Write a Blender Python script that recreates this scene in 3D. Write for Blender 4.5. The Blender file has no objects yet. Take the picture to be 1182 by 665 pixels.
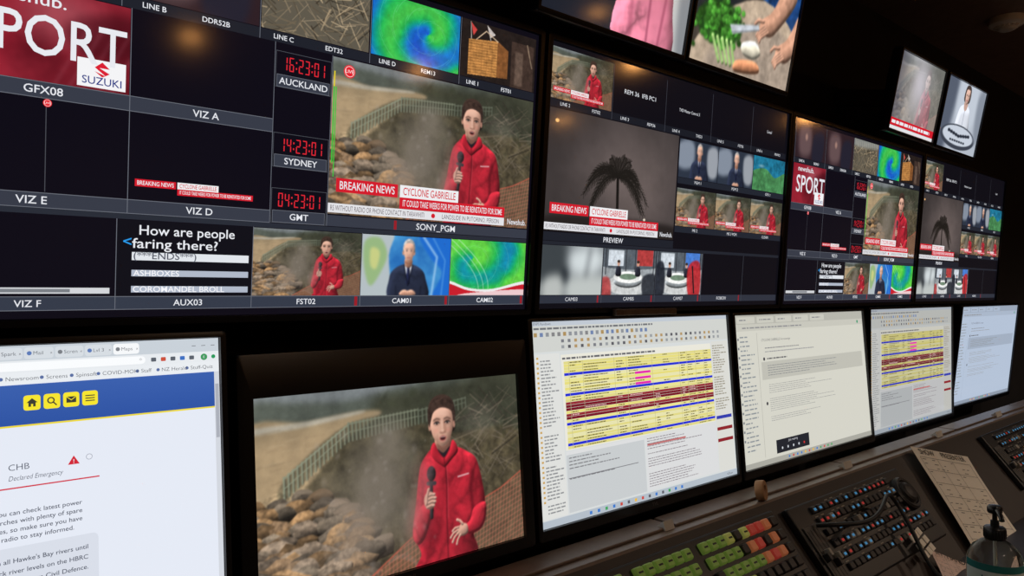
import bpy, math, random
import numpy as np
from mathutils import Matrix, Vector
random.seed(7); rng=np.random.RandomState(11)
scene=bpy.context.scene
try:
    scene.view_settings.view_transform='Standard'
    scene.view_settings.look='None'
except Exception as e: print(e)
EYE=1.35   # eye height of the photographer, the horizontal joint between the two screen rows is at this height
# ------------------------------------------------------------------ materials
def lin(c):
    c=np.asarray(c,dtype=float)/255.0
    return np.where(c<=0.04045,c/12.92,((np.clip(c,0,1)+0.055)/1.055)**2.4)
def mat(name,rgb,rough=0.5,metal=0.0,emit=0.0,noise=0.0,nscale=40,spec=0.5,trans=0.0,ecol=None,bump=0.0):
    m=bpy.data.materials.new(name); m.use_nodes=True
    nt=m.node_tree; b=nt.nodes['Principled BSDF']
    l=lin(rgb); col=(l[0],l[1],l[2],1)
    b.inputs['Base Color'].default_value=col
    b.inputs['Roughness'].default_value=rough
    b.inputs['Metallic'].default_value=metal
    b.inputs['Specular IOR Level'].default_value=spec
    if trans: b.inputs['Transmission Weight'].default_value=trans
    if emit:
        e=lin(ecol if ecol is not None else rgb)
        b.inputs['Emission Color'].default_value=(e[0],e[1],e[2],1)
        b.inputs['Emission Strength'].default_value=emit
    if noise or bump:
        tc=nt.nodes.new('ShaderNodeTexCoord'); n=nt.nodes.new('ShaderNodeTexNoise')
        n.inputs['Scale'].default_value=nscale; n.inputs['Detail'].default_value=6
        nt.links.new(tc.outputs['Object'],n.inputs['Vector'])
        if noise:
            r=nt.nodes.new('ShaderNodeValToRGB')
            r.color_ramp.elements[0].position=0.3; r.color_ramp.elements[1].position=0.7
            r.color_ramp.elements[0].color=tuple(list(l*(1-noise))+[1])
            r.color_ramp.elements[1].color=tuple(list(np.clip(l*(1+noise),0,1))+[1])
            nt.links.new(n.outputs['Fac'],r.inputs['Fac']); nt.links.new(r.outputs['Color'],b.inputs['Base Color'])
        if bump:
            bp=nt.nodes.new('ShaderNodeBump'); bp.inputs['Strength'].default_value=bump; bp.inputs['Distance'].default_value=0.002
            nt.links.new(n.outputs['Fac'],bp.inputs['Height']); nt.links.new(bp.outputs['Normal'],b.inputs['Normal'])
    return m
M_bezel=mat('bezel_black_plastic',(14,15,22),0.34,noise=.15,nscale=60)
M_wall=mat('dark_wall_paint',(30,28,32),0.8,noise=.2,nscale=8,bump=.2)
M_sidewall=mat('brown_wall_paint',(70,58,50),0.8,noise=.15,nscale=6,bump=.2)
M_ceil=mat('ceiling_tile',(138,110,94),0.9,noise=.12,nscale=30,bump=.3)
M_floor=mat('carpet',(70,64,62),0.95,noise=.35,nscale=220,bump=.6)
M_trim=mat('trim_black',(25,24,25),0.5,noise=.1)
M_desk=mat('desk_laminate',(54,47,44),0.42,noise=.14,nscale=25)
M_desklip=mat('desk_edge',(122,106,95),0.4,noise=.12,nscale=25)
M_panel=mat('panel_black',(24,24,27),0.36,noise=.2,nscale=50)
M_panelg=mat('panel_grey',(70,68,66),0.45,noise=.12,nscale=50)
M_metal=mat('brushed_metal',(120,120,122),0.35,metal=.9,noise=.1,nscale=90)
M_white=mat('white_plastic',(215,212,205),0.5,noise=.04)
M_paper=mat('paper',(252,247,234),0.8,noise=.02,nscale=20)
M_ink=mat('ink',(90,86,84),0.9,noise=.1)
M_pinkpaper=mat('pink_paper',(248,226,218),0.8,noise=.04)
M_tan=mat('tan_tape',(176,132,92),0.6,noise=.15,nscale=60)
M_rubber=mat('black_rubber',(18,18,19),0.5,noise=.2)
def disp_mat():
    m=bpy.data.materials.new('display_pixels'); m.use_nodes=True; nt=m.node_tree; b=nt.nodes['Principled BSDF']
    b.inputs['Base Color'].default_value=(.010,.010,.014,1); b.inputs['Roughness'].default_value=.10
    b.inputs['Specular IOR Level'].default_value=.6
    a=nt.nodes.new('ShaderNodeAttribute'); a.attribute_name='Col'
    nt.links.new(a.outputs['Color'],b.inputs['Emission Color']); b.inputs['Emission Strength'].default_value=1.06
    m.cycles.emission_sampling='NONE'
    return m
M_disp=disp_mat()

# ------------------------------------------------------------------ mesh helpers
def empty(name,loc=(0,0,0),rx=0,rz=0):
    e=bpy.data.objects.new(name,None); scene.collection.objects.link(e)
    e.location=loc; e.rotation_euler=(rx,0,rz); e.empty_display_size=.05
    return e
def obj(name,me,mats,parent=None,smooth=False):
    o=bpy.data.objects.new(name,me); scene.collection.objects.link(o)
    for m in (mats if isinstance(mats,(list,tuple)) else [mats]): me.materials.append(m)
    if parent: o.parent=parent
    if smooth:
        me.polygons.foreach_set('use_smooth',[True]*len(me.polygons))
        try: me.set_sharp_from_angle(angle=math.radians(40))
        except Exception: pass
    return o
class MB:
    def __init__(s): s.v=[];s.f=[];s.m=[]
    def add(s,vs,fs,mi=0):
        o=len(s.v); s.v+=[tuple(p) for p in vs]; s.f+=[tuple(i+o for i in f) for f in fs]; s.m+=[mi]*len(fs)
    def loops(s,loops,mi=0,cap0=True,cap1=True,mis=None):
        n=len(loops[0]); vs=[p for l in loops for p in l]; o=len(s.v); s.v+=[tuple(p) for p in vs]
        for k in range(len(loops)-1):
            for i in range(n):
                j=(i+1)%n
                s.f.append((o+k*n+i,o+k*n+j,o+(k+1)*n+j,o+(k+1)*n+i)); s.m.append(mis[k] if mis else mi)
        if cap0: s.f.append(tuple(o+i for i in range(n))[::-1]); s.m.append(mis[0] if mis else mi)
        if cap1: s.f.append(tuple(o+(len(loops)-1)*n+i for i in range(n))); s.m.append(mis[-1] if mis else mi)
    def box(s,x0,y0,z0,x1,y1,z1,b=.002,mi=0):
        b=min(b,(x1-x0)/3,(y1-y0)/3,(z1-z0)/3)
        def rr(i,z): return rrect(x0+i,y0+i,x1-i,y1-i,z,b)
        s.loops([rr(b,z0),rr(0,z0+b),rr(0,z1-b),rr(b*.3,z1-b*.3),rr(b,z1)],mi)
    def key(s,x0,y0,z0,x1,y1,z1,mi=0):
        i=min(x1-x0,y1-y0)*.14; r=min(x1-x0,y1-y0)*.12
        s.loops([rrect(x0,y0,x1,y1,z0,r),rrect(x0,y0,x1,y1,z0+(z1-z0)*.5,r),rrect(x0+i*.5,y0+i*.5,x1-i*.5,y1-i*.5,z0+(z1-z0)*.9,r),rrect(x0+i,y0+i,x1-i,y1-i,z1,r)],mi)
    def lathe(s,prof,cx=0,cy=0,n=32,mi=0,mis=None,cap0=True,cap1=True):
        L=[[(cx+r*math.cos(2*math.pi*i/n),cy+r*math.sin(2*math.pi*i/n),z) for i in range(n)] for r,z in prof]
        s.loops(L,mi,cap0,cap1,mis)
    def mesh(s,name):
        me=bpy.data.meshes.new(name); me.from_pydata(s.v,[],s.f); me.polygons.foreach_set('material_index',s.m); me.update(); return me
def rrect(x0,y0,x1,y1,z,r,n=3):
    r=max(min(r,(x1-x0)/2.01,(y1-y0)/2.01),1e-5); out=[]
    for cx,cy,a0 in ((x1-r,y1-r,0),(x0+r,y1-r,90),(x0+r,y0+r,180),(x1-r,y0+r,270)):
        for k in range(n+1):
            a=math.radians(a0+90*k/n); out.append((cx+r*math.cos(a),cy+r*math.sin(a),z))
    return out
def tube(name,pts,rad,m,parent=None,cyc=False):
    cu=bpy.data.curves.new(name,'CURVE'); cu.dimensions='3D'; cu.bevel_depth=rad; cu.bevel_resolution=3; cu.resolution_u=10; cu.use_fill_caps=True
    sp=cu.splines.new('NURBS'); sp.points.add(len(pts)-1)
    for i,p in enumerate(pts): sp.points[i].co=(p[0],p[1],p[2],1)
    sp.use_endpoint_u=not cyc; sp.use_cyclic_u=cyc; sp.order_u=4
    o=bpy.data.objects.new(name,cu); scene.collection.objects.link(o); cu.materials.append(m)
    if parent: o.parent=parent
    return o

# ------------------------------------------------------------------ text geometry
_tc={}
def glyphs(s,bold):
    k=(s,bold)
    if k in _tc: return _tc[k]
    cu=bpy.data.curves.new('t','FONT'); cu.body=s; cu.size=1; cu.resolution_u=3
    cu.offset=.006 if bold else -.006
    o=bpy.data.objects.new('t',cu); scene.collection.objects.link(o)
    bpy.context.view_layer.update()
    dg=bpy.context.evaluated_depsgraph_get(); me=o.evaluated_get(dg).to_mesh()
    n=len(me.vertices); v=np.zeros(n*3); me.vertices.foreach_get('co',v); v=v.reshape(-1,3)
    f=[tuple(p.vertices) for p in me.polygons]
    o.evaluated_get(dg).to_mesh_clear(); bpy.data.objects.remove(o); bpy.data.curves.remove(cu)
    _tc[k]=(v,f); return _tc[k]
_H=glyphs('H',False)[0]; CAP=_H[:,1].max()-_H[:,1].min()

# ------------------------------------------------------------------ a display surface (everything on it is coplanar, one mesh)
class Screen:
    def __init__(s,ox,oz,kz=1.0): s.V=[];s.C=[];s.I=[];s.T=[];s.n=0; s.ox=ox;s.oz=oz;s.kz=kz; s.dx=0
    def _add(s,v,c,idx,tot):
        v=np.array(v,dtype=float); v[:,0]=v[:,0]+s.dx-s.ox; v[:,1]=(v[:,1]-s.oz)*s.kz
        s.V.append(v); s.C.append(c); s.I.append(np.asarray(idx).ravel()+s.n); s.T.append(tot); s.n+=len(v)
    def quad(s,p,col,lay=1):
        z=lay*.00012; c=np.tile(lin(col),(4,1))
        s._add([(x,y,z) for x,y in p],c,[0,1,2,3],[4])
    def rect(s,x0,y0,x1,y1,col,lay=1,col2=None):
        z=lay*.00012
        c=np.tile(lin(col),(4,1))
        if col2 is not None: c[2:]=lin(col2)
        a,b=min(y0,y1),max(y0,y1)
        s._add([(x0,a,z),(x1,a,z),(x1,b,z),(x0,b,z)],c,[0,1,2,3],[4])
    def poly(s,pts,col,lay=1):
        z=lay*.00012; n=len(pts)
        s._add([(x,y,z) for x,y in pts],np.tile(lin(col),(n,1)),list(range(n)),[n])
    def disc(s,x,y,r,col,lay=1,n=20): s.poly([(x+r*math.cos(2*math.pi*i/n),y+r*math.sin(2*math.pi*i/n)) for i in range(n)],col,lay)
    def rrect(s,x0,y0,x1,y1,r,col,lay=1): s.poly([(p[0],p[1]) for p in rrect(x0,min(y0,y1),x1,max(y0,y1),0,r)],col,lay)
    def frame(s,x0,y0,x1,y1,w,col,lay=2):
        s.rect(x0,y0,x1,y0+w,col,lay);s.rect(x0,y1-w,x1,y1,col,lay);s.rect(x0,y0,x0+w,y1,col,lay);s.rect(x1-w,y0,x1,y1,col,lay)
    def text(s,x,y,t,h,col,w=None,al='C',bold=False,lay=4,sl=0):
        v,f=glyphs(t,bold)
        if len(v)==0: return
        k=h/CAP; v=v.copy(); x0,x1=v[:,0].min(),v[:,0].max(); kx=k*1.06 if w is None else w/(x1-x0)
        W=(x1-x0)*kx; sx={'C':x-W/2,'L':x,'R':x-W}[al]
        vv=np.zeros((len(v),3)); vv[:,0]=sx+(v[:,0]-x0)*kx+sl*v[:,1]*k; vv[:,1]=y-h/2+v[:,1]*k; vv[:,2]=lay*.00012
        s._add(vv,np.tile(lin(col),(len(v),1)),[i for p in f for i in p],[len(p) for p in f])
    def pic(s,x0,y0,x1,y1,arr,lay=1):
        h,w=arr.shape[:2]; a,b=min(y0,y1),max(y0,y1)
        gx=np.linspace(x0,x1,w); gy=np.linspace(b,a,h)
        X,Y=np.meshgrid(gx,gy); v=np.stack([X.ravel(),Y.ravel(),np.full(w*h,lay*.00012)],1)
        c=lin(np.clip(arr,0,1).reshape(-1,3)*255)
        i=np.arange(w*h).reshape(h,w); q=np.stack([i[1:,:-1],i[1:,1:],i[:-1,1:],i[:-1,:-1]],-1).reshape(-1,4)
        s._add(v,c,q,[4]*len(q))
    def words(s,x0,y0,x1,y1,rows,col,fill=.8,hh=.42,lay=3,seed=0,ragged=True):
        r=random.Random(seed); p=(y1-y0)/rows
        for k in range(rows):
            y=y1-(k+.5)*p; x=x0; lim=x0+(x1-x0)*(r.uniform(.45,1) if ragged else 1)
            if r.random()>fill: continue
            while x<lim:
                L=p*r.uniform(.5,2.2); L=min(L,max(lim-x,0))
                if L>0: s.rect(x,y-p*hh/2,x+L,y+p*hh/2,col,lay)
                x+=L+p*.35
    def seven(s,x,y,w,h,t,col,lay=4):
        n=sum(.45 if c==':' else 1 for c in t); cw=w/n; th=h*.075
        seg={'0':'abcdef','1':'bc','2':'abged','3':'abgcd','4':'fgbc','6':'afgedc'}
        X=x-w/2
        for c in t:
            if c==':':
                cx=X+cw*.225; s.rect(cx-th*.6,y+h*.15,cx+th*.6,y+h*.28,col,lay); s.rect(cx-th*.6,y-h*.28,cx+th*.6,y-h*.15,col,lay); X+=cw*.45; continue
            a,b=X+cw*.14,X+cw*.84; T,B,Mi=y+h/2,y-h/2,y; g=th*.7
            for q in seg[c]:
                if q=='a': s.quad([(a+g,T-th),(b-g,T-th),(b,T),(a,T)],col,lay)
                if q=='d': s.quad([(a,B),(b,B),(b-g,B+th),(a+g,B+th)],col,lay)
                if q=='g': s.rect(a+g,Mi-th/2,b-g,Mi+th/2,col,lay)
                if q=='f': s.rect(a,Mi+g,a+th,T-g,col,lay)
                if q=='e': s.rect(a,B+g,a+th,Mi-g,col,lay)
                if q=='b': s.rect(b-th,Mi+g,b,T-g,col,lay)
                if q=='c': s.rect(b-th,B+g,b,Mi-g,col,lay)
            X+=cw
    def build(s,name,parent):
        V=np.concatenate(s.V); C=np.concatenate(s.C); I=np.concatenate(s.I).astype(np.int32); T=np.array([t for l in s.T for t in l],dtype=np.int32)
        me=bpy.data.meshes.new(name); me.vertices.add(len(V)); me.vertices.foreach_set('co',V.ravel())
        me.loops.add(len(I)); me.loops.foreach_set('vertex_index',I)
        me.polygons.add(len(T)); st=np.concatenate([[0],np.cumsum(T)[:-1]]).astype(np.int32); me.polygons.foreach_set('loop_start',st)
        try: me.polygons.foreach_set('loop_total',T)
        except Exception: pass
        me.update(calc_edges=True)
        at=me.color_attributes.new('Col','FLOAT_COLOR','POINT'); c4=np.ones((len(V),4)); c4[:,:3]=C; at.data.foreach_set('color',c4.ravel())
        return obj(name,me,M_disp,parent)

# ------------------------------------------------------------------ broadcast pictures, computed procedurally as colour fields
def catmull(p,k=5):
    p=np.array(p,float); n=len(p); out=[]
    for i in range(n):
        a,b,c,d=p[i-1],p[i],p[(i+1)%n],p[(i+2)%n]
        for t in np.linspace(0,1,k,endpoint=False):
            out.append(.5*((2*b)+(-a+c)*t+(2*a-5*b+4*c-d)*t*t+(-a+3*b-3*c+d)*t**3))
    return np.array(out)
def boxblur(m,r):
    r=int(round(r)); 
    if r<1: return m
    for _ in range(2):
        for ax in (0,1):
            pad=[(0,0)]*m.ndim; pad[ax]=(r+1,r); c=np.cumsum(np.pad(m,pad,mode='edge'),axis=ax)
            n=m.shape[ax]
            if ax==0: m=(c[2*r+1:2*r+1+n]-c[:n])/(2*r+1)
            else: m=(c[:,2*r+1:2*r+1+n]-c[:,:n])/(2*r+1)
    return m
class Cv:
    def __init__(s,w,h,vw,vh,col):
        s.w,s.h,s.vw,s.vh=w,h,vw,vh; s.k=w/vw; s.ky=h/vh
        s.a=np.tile(np.array(col,float)/255,(h,w,1))
        s.X,s.Y=np.meshgrid((np.arange(w)+.5)/s.k,(np.arange(h)+.5)/s.ky)
    def blend(s,m,col,al=1.0):
        col=np.array(col,float)/255 if not isinstance(col,np.ndarray) else col
        m=(m*al)[...,None]; s.a=s.a*(1-m)+col*m
    def pmask(s,pts,smooth=True,soft=0):
        p=catmull(pts) if smooth else np.array(pts,float)
        m=np.zeros((s.h,s.w))
        x0=max(int(p[:,0].min()*s.k)-1,0); x1=min(int(p[:,0].max()*s.k)+2,s.w); y0=max(int(p[:,1].min()*s.ky)-1,0); y1=min(int(p[:,1].max()*s.ky)+2,s.h)
        if x1<=x0 or y1<=y0: return m
        for dx in (-.25,.25):
            for dy in (-.25,.25):
                X=s.X[y0:y1,x0:x1]+dx/s.k; Y=s.Y[y0:y1,x0:x1]+dy/s.ky; ins=np.zeros(X.shape,bool)
                for i in range(len(p)):
                    ax,ay=p[i-1]; bx,by=p[i]
                    if ay==by: continue
                    ins^=((ay>Y)!=(by>Y))&(X<(bx-ax)*(Y-ay)/(by-ay)+ax)
                m[y0:y1,x0:x1]+=ins*.25
        return boxblur(m,soft*s.k) if soft else m
    def poly(s,pts,col,al=1,smooth=True,soft=0,clip=None):
        m=s.pmask(pts,smooth,soft)
        if clip is not None: m=m*clip
        s.blend(m,col,al); return m
    def ell(s,cx,cy,rx,ry,col,al=1,soft=0,rot=0,clip=None):
        c,n=math.cos(rot),math.sin(rot); dx=s.X-cx; dy=s.Y-cy; u=(dx*c+dy*n)/rx; v=(-dx*n+dy*c)/ry
        d=np.sqrt(u*u+v*v); e=(1/(min(rx,ry)*s.k)) if not soft else soft
        m=np.clip((1-d)/e+.5,0,1) if not soft else np.clip((1-d)/soft,0,1)
        if clip is not None: m=m*clip
        s.blend(m,col,al); return m
    def lmask(s,pts,w):
        M=np.zeros((s.h,s.w))
        for (ax,ay),(bx,by) in zip(pts[:-1],pts[1:]):
            L=(bx-ax)**2+(by-ay)**2+1e-9; t=np.clip(((s.X-ax)*(bx-ax)+(s.Y-ay)*(by-ay))/L,0,1)
            d=np.hypot(s.X-ax-t*(bx-ax),s.Y-ay-t*(by-ay)); M=np.maximum(M,np.clip((w/2-d)*s.k+.5,0,1))
        return M
    def line(s,pts,w,col,al=1,clip=None,soft=0):
        m=s.lmask(pts,w)
        if soft: m=boxblur(m,max(1,soft*s.k))
        if clip is not None: m=m*clip
        s.blend(m,col,al); return m
    def relief(s,m,r,k=1.0,amb=0.0,L=(-.55,-.83),hi=1.35):
        """modelling of a rounded form from its silhouette: lighter towards the sky, darker beneath"""
        b=boxblur(m,r*s.k)+.6*boxblur(m,r*s.k*.4); gy,gx=np.gradient(b); g=(gx*L[0]+gy*L[1])*r*s.k   # gradient points into the form
        f=np.clip(1-k*g,.42,hi)+amb
        s.a=np.clip(s.a*(1-m[...,None])+s.a*f[...,None]*m[...,None],0,1)
    def folds(s,m,amt,seed,sc=60,ang=1.2,st=3.0):
        r=np.random.RandomState(seed); n=s.noise(sc,4,seed); c,q=math.cos(ang),math.sin(ang)
        u=(s.X*c+s.Y*q)/sc*st+n*5; w=s.noise(sc*1.4,2,seed+3)
        f=1+amt*(np.abs(np.sin(u))-.62)*np.clip(w*1.8-.3,0,1)
        s.a=np.clip(s.a*(1-m[...,None])+s.a*f[...,None]*m[...,None],0,1)
    def noise(s,sc,octs=4,seed=0,ax=1.0):
        r=np.random.RandomState(seed); out=np.zeros((s.h,s.w)); amp=1;tot=0
        for o in range(octs):
            a=.6*o+.35; RX=s.X*math.cos(a)+s.Y*math.sin(a)+2000; RY=-s.X*math.sin(a)+s.Y*math.cos(a)+2000
            gx=RX/sc*(2**o)*ax; gy=RY/sc*(2**o); gx=gx-math.floor(gx.min()); gy=gy-math.floor(gy.min())
            nx=int(gx.max())+3; ny=int(gy.max())+3; g=r.rand(ny,nx)
            ix=gx.astype(int);iy=gy.astype(int); fx=gx-ix;fy=gy-iy; fx=fx*fx*(3-2*fx);fy=fy*fy*(3-2*fy)
            out+=amp*((g[iy,ix]*(1-fx)+g[iy,ix+1]*fx)*(1-fy)+(g[iy+1,ix]*(1-fx)+g[iy+1,ix+1]*fx)*fy); tot+=amp; amp*=.6
        return out/tot
    def tex(s,m,amt,sc,seed=0,octs=4):
        n=(s.noise(sc,octs,seed)-.5)*amt; s.a=np.clip(s.a*(1+n[...,None]*m[...,None]),0,1)
    def grain(s,amt,seed=1):
        r=np.random.RandomState(seed); n=boxblur(r.randn(s.h,s.w),1)*amt; s.a=np.clip(s.a+n[...,None],0,1)

def reporter_figure(c):
    red=(164,30,44); dk=(84,12,22); sk=(208,160,138)
    body=c.poly([(616,222),(585,240),(562,268),(550,310),(536,390),(522,455),(520,500),(540,530),(548,560),(536,610),(770,610),(768,535),(795,522),(820,490),(826,430),(818,370),(806,315),(790,275),(755,250),(705,228)],red)
    c.folds(body,.36,4,70,.5,2.4); c.folds(body,.18,8,30,2.2,2.0)
    c.line([(776,318),(764,380),(772,470),(766,530)],13,dk,.75,clip=body,soft=5)
    c.line([(566,322),(562,380),(556,420)],9,dk,.6,clip=body,soft=4)
    c.poly([(560,450),(620,440),(640,520),(560,600),(544,560)],dk,.40,soft=16,clip=body)
    c.poly([(690,480),(760,500),(768,600),(690,600)],dk,.35,soft=14,clip=body)
    c.relief(body,34,1.0)
    c.line([(661,262),(663,350),(658,460),(656,600)],4,(64,10,18),.85,soft=1.6); c.line([(666,266),(668,350),(663,460)],2.5,(206,80,86),.5)
    arm=c.poly([(520,470),(535,420),(568,398),(598,402),(606,424),(590,456),(566,505),(542,524),(524,505)],(172,34,48))
    c.folds(arm,.35,9,34,-.6,2.6); c.relief(arm,16,1.1)
    c.line([(570,398),(606,428)],6,(70,10,18),.8,clip=arm,soft=1.5)
    c.line([(604,428),(588,462),(562,512)],6,(50,8,14),.55,clip=body,soft=4)
    arm2=c.poly([(776,446),(826,436),(824,492),(800,524),(764,532),(742,526),(734,500),(756,484)],(170,34,48))
    c.folds(arm2,.35,12,30,.9,2.6); c.relief(arm2,14,1.0)
    c.line([(736,498),(746,530)],6,(70,10,18),.8,clip=arm2,soft=1.5)
    for i in range(7): c.line([(712+i*7,331-i*.6),(716+i*7,331-i*.6)],4.5,(226,204,204),.9)
    # neck, collar
    nk=c.poly([(626,180),(684,180),(684,236),(656,250),(628,232)],(166,118,100)); c.relief(nk,12,.7)
    c.poly([(628,206),(656,220),(686,204),(684,232),(656,244),(630,234)],(92,58,48),.65,soft=5)
    c.poly([(630,226),(655,242),(684,224),(688,250),(656,268),(628,250)],(30,26,32))
    col=c.poly([(604,242),(606,216),(620,204),(634,232),(657,258),(682,230),(694,204),(710,218),(716,246),(690,268),(662,290),(655,290),(622,266)],(164,28,42))
    c.relief(col,9,1.1); c.line([(634,234),(657,262),(682,232)],4,dk,.7,soft=1.5); c.line([(657,262),(659,290)],3,dk,.8)
    # dark brown hair pulled back
    hr=c.poly([(599,144),(598,100),(610,66),(638,48),(676,49),(703,70),(712,106),(709,148),(698,176),(614,176),(604,162)],(50,36,31)); c.relief(hr,16,.5,hi=1.25)
    c.ell(604,150,6,13,(182,132,112)); c.ell(705,151,5,12,(166,118,100))
    face=c.poly([(607,130),(610,106),(626,90),(656,86),(686,92),(699,114),(701,150),(693,182),(678,208),(657,219),(637,211),(617,186),(608,157)],sk)
    c.relief(face,18,.42,L=(-.55,-.83),hi=1.14)
    c.poly([(684,100),(704,118),(706,160),(694,190),(674,212),(686,170),(692,130)],(132,88,72),.5,soft=9,clip=face)
    c.poly([(606,150),(614,186),(636,212),(626,190),(616,160)],(150,104,86),.5,soft=6,clip=face)
    c.poly([(636,98),(672,98),(674,116),(640,116)],(236,198,178),.35,soft=8,clip=face)
    c.ell(630,166,15,13,(222,140,122),.45,soft=1.0,clip=face); c.ell(680,167,13,12,(206,126,110),.45,soft=1.0,clip=face)
    # eye sockets, nose side, cheeks
    c.ell(633,138,20,14,(112,72,60),.62,soft=1.0,clip=face); c.ell(677,138,19,14,(104,66,56),.66,soft=1.0,clip=face)
    c.poly([(660,134),(668,140),(673,168),(664,175),(660,160)],(146,98,80),.6,soft=4,clip=face)
    c.poly([(622,186),(636,194),(643,214),(630,210)],(140,94,78),.45,soft=5,clip=face)
    c.line([(655,136),(656,158)],5,(238,200,180),.6,soft=2); c.ell(656,166,8,6,(232,188,166),.7,soft=.9)
    c.line([(645,173),(656,176.5),(668,173)],3.4,(104,62,52),.8,soft=1.4)
    # hair line, centre-left parting, strands
    hl=c.poly([(602,150),(600,104),(612,70),(648,56),(688,64),(707,92),(710,150),(704,124),(694,104),(676,94),(652,90),(632,96),(618,108),(610,130)],(50,36,31)); c.tex(hl,1.0,9,5,3)
    for i in range(14):
        t=i/13; c.line([(613+t*38,104-t*18),(605+t*50,84-t*22),(610+t*56,66-t*8)],1.5,(98,72,58),.4); c.line([(664+t*32,88+t*18),(668+t*36,62+t*26)],1.5,(90,66,54),.35)
    for ex,sg in ((633,-1),(677,1)):
        c.line([(ex-13,129+(2 if sg<0 else 0)),(ex,125),(ex+13,129+(0 if sg<0 else 2))],4.4,(62,42,35),.9,soft=1)
        c.ell(ex,141,9.5,4.6,(190,174,166),.95); c.ell(ex+.5,141,5.2,5,(48,38,34)); c.ell(ex+.5,141,2.4,2.4,(10,9,9)); c.ell(ex+2,139.5,1.2,1.2,(230,230,230),.8)
        c.line([(ex-11,141),(ex-4,136.5),(ex+5,136.5),(ex+11,141)],3.6,(34,23,21),.95); c.line([(ex-8,147),(ex+8,147)],2,(126,82,70),.6,soft=1)
    # open mouth, speaking
    c.ell(656,193,17,11,(160,80,76),.95,soft=.35); c.ell(656,193.5,12.5,7,(58,22,24),1,soft=.3); c.line([(648,188.8),(664,188.8)],2.6,(206,194,186),.8)
    c.line([(646,203),(656,205),(666,203)],4,(196,116,106),.5,soft=1.5); c.line([(646,210),(666,210)],4,(140,94,78),.5,soft=2)
    c.line([(634,178),(636,198)],2.8,(146,98,80),.5,soft=2); c.line([(678,178),(676,198)],2.8,(136,90,74),.5,soft=2)
    # microphone: foam head, barrel
    m=c.line([(600,330),(596,446)],13,(34,34,38)); c.relief(m,6,1.0)
    m=c.ell(602,304,18,25,(34,34,38)); c.relief(m,10,1.3); c.tex(m,.8,4,3,2)
    c.line([(588,334),(614,337)],14,(44,44,50))
    # right hand gripping the mic: palm, four wrapped fingers, thumb up the side
    pm=c.poly([(572,372),(586,362),(604,366),(612,384),(610,410),(594,420),(576,412),(568,392)],(188,142,122)); c.relief(pm,9,.7,hi=1.15)
    for k,(L) in enumerate((29,33,31,25)):
        y=372+k*12; f=c.line([(581,y+3),(581+L*.6,y-1),(581+L,y+1)],10.5,(206,158,138)); c.relief(f,5,.9,L=(-.2,-.98),hi=1.12); c.ell(581+L-3,y,3.2,2.6,(228,190,174),.8)
    f=c.line([(577,400),(580,376),(588,353)],10,(210,162,142)); c.relief(f,5,.9,hi=1.12)
    # open left hand, fingers spread downward, thumb off the side
    pm=c.poly([(742,498),(722,490),(702,500),(694,514),(704,528),(726,532),(744,524)],(198,150,130)); c.relief(pm,10,.7,hi=1.12)
    for (a,b,cx,d,e,f_,w) in ((704,500,690,500,679,508,8.8),(699,510,682,516,670,528,9),(702,519,686,530,677,544,8.8),(711,526,699,540,694,554,8),(722,492,712,480,700,474,9.6)):
        f=c.line([(a,b),(cx,d),(e,f_)],w,(206,158,138)); c.relief(f,4.5,.9,L=(-.3,-.95),hi=1.12); c.ell(e,f_,2.6,2.6,(228,192,178),.8)
    return body

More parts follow.
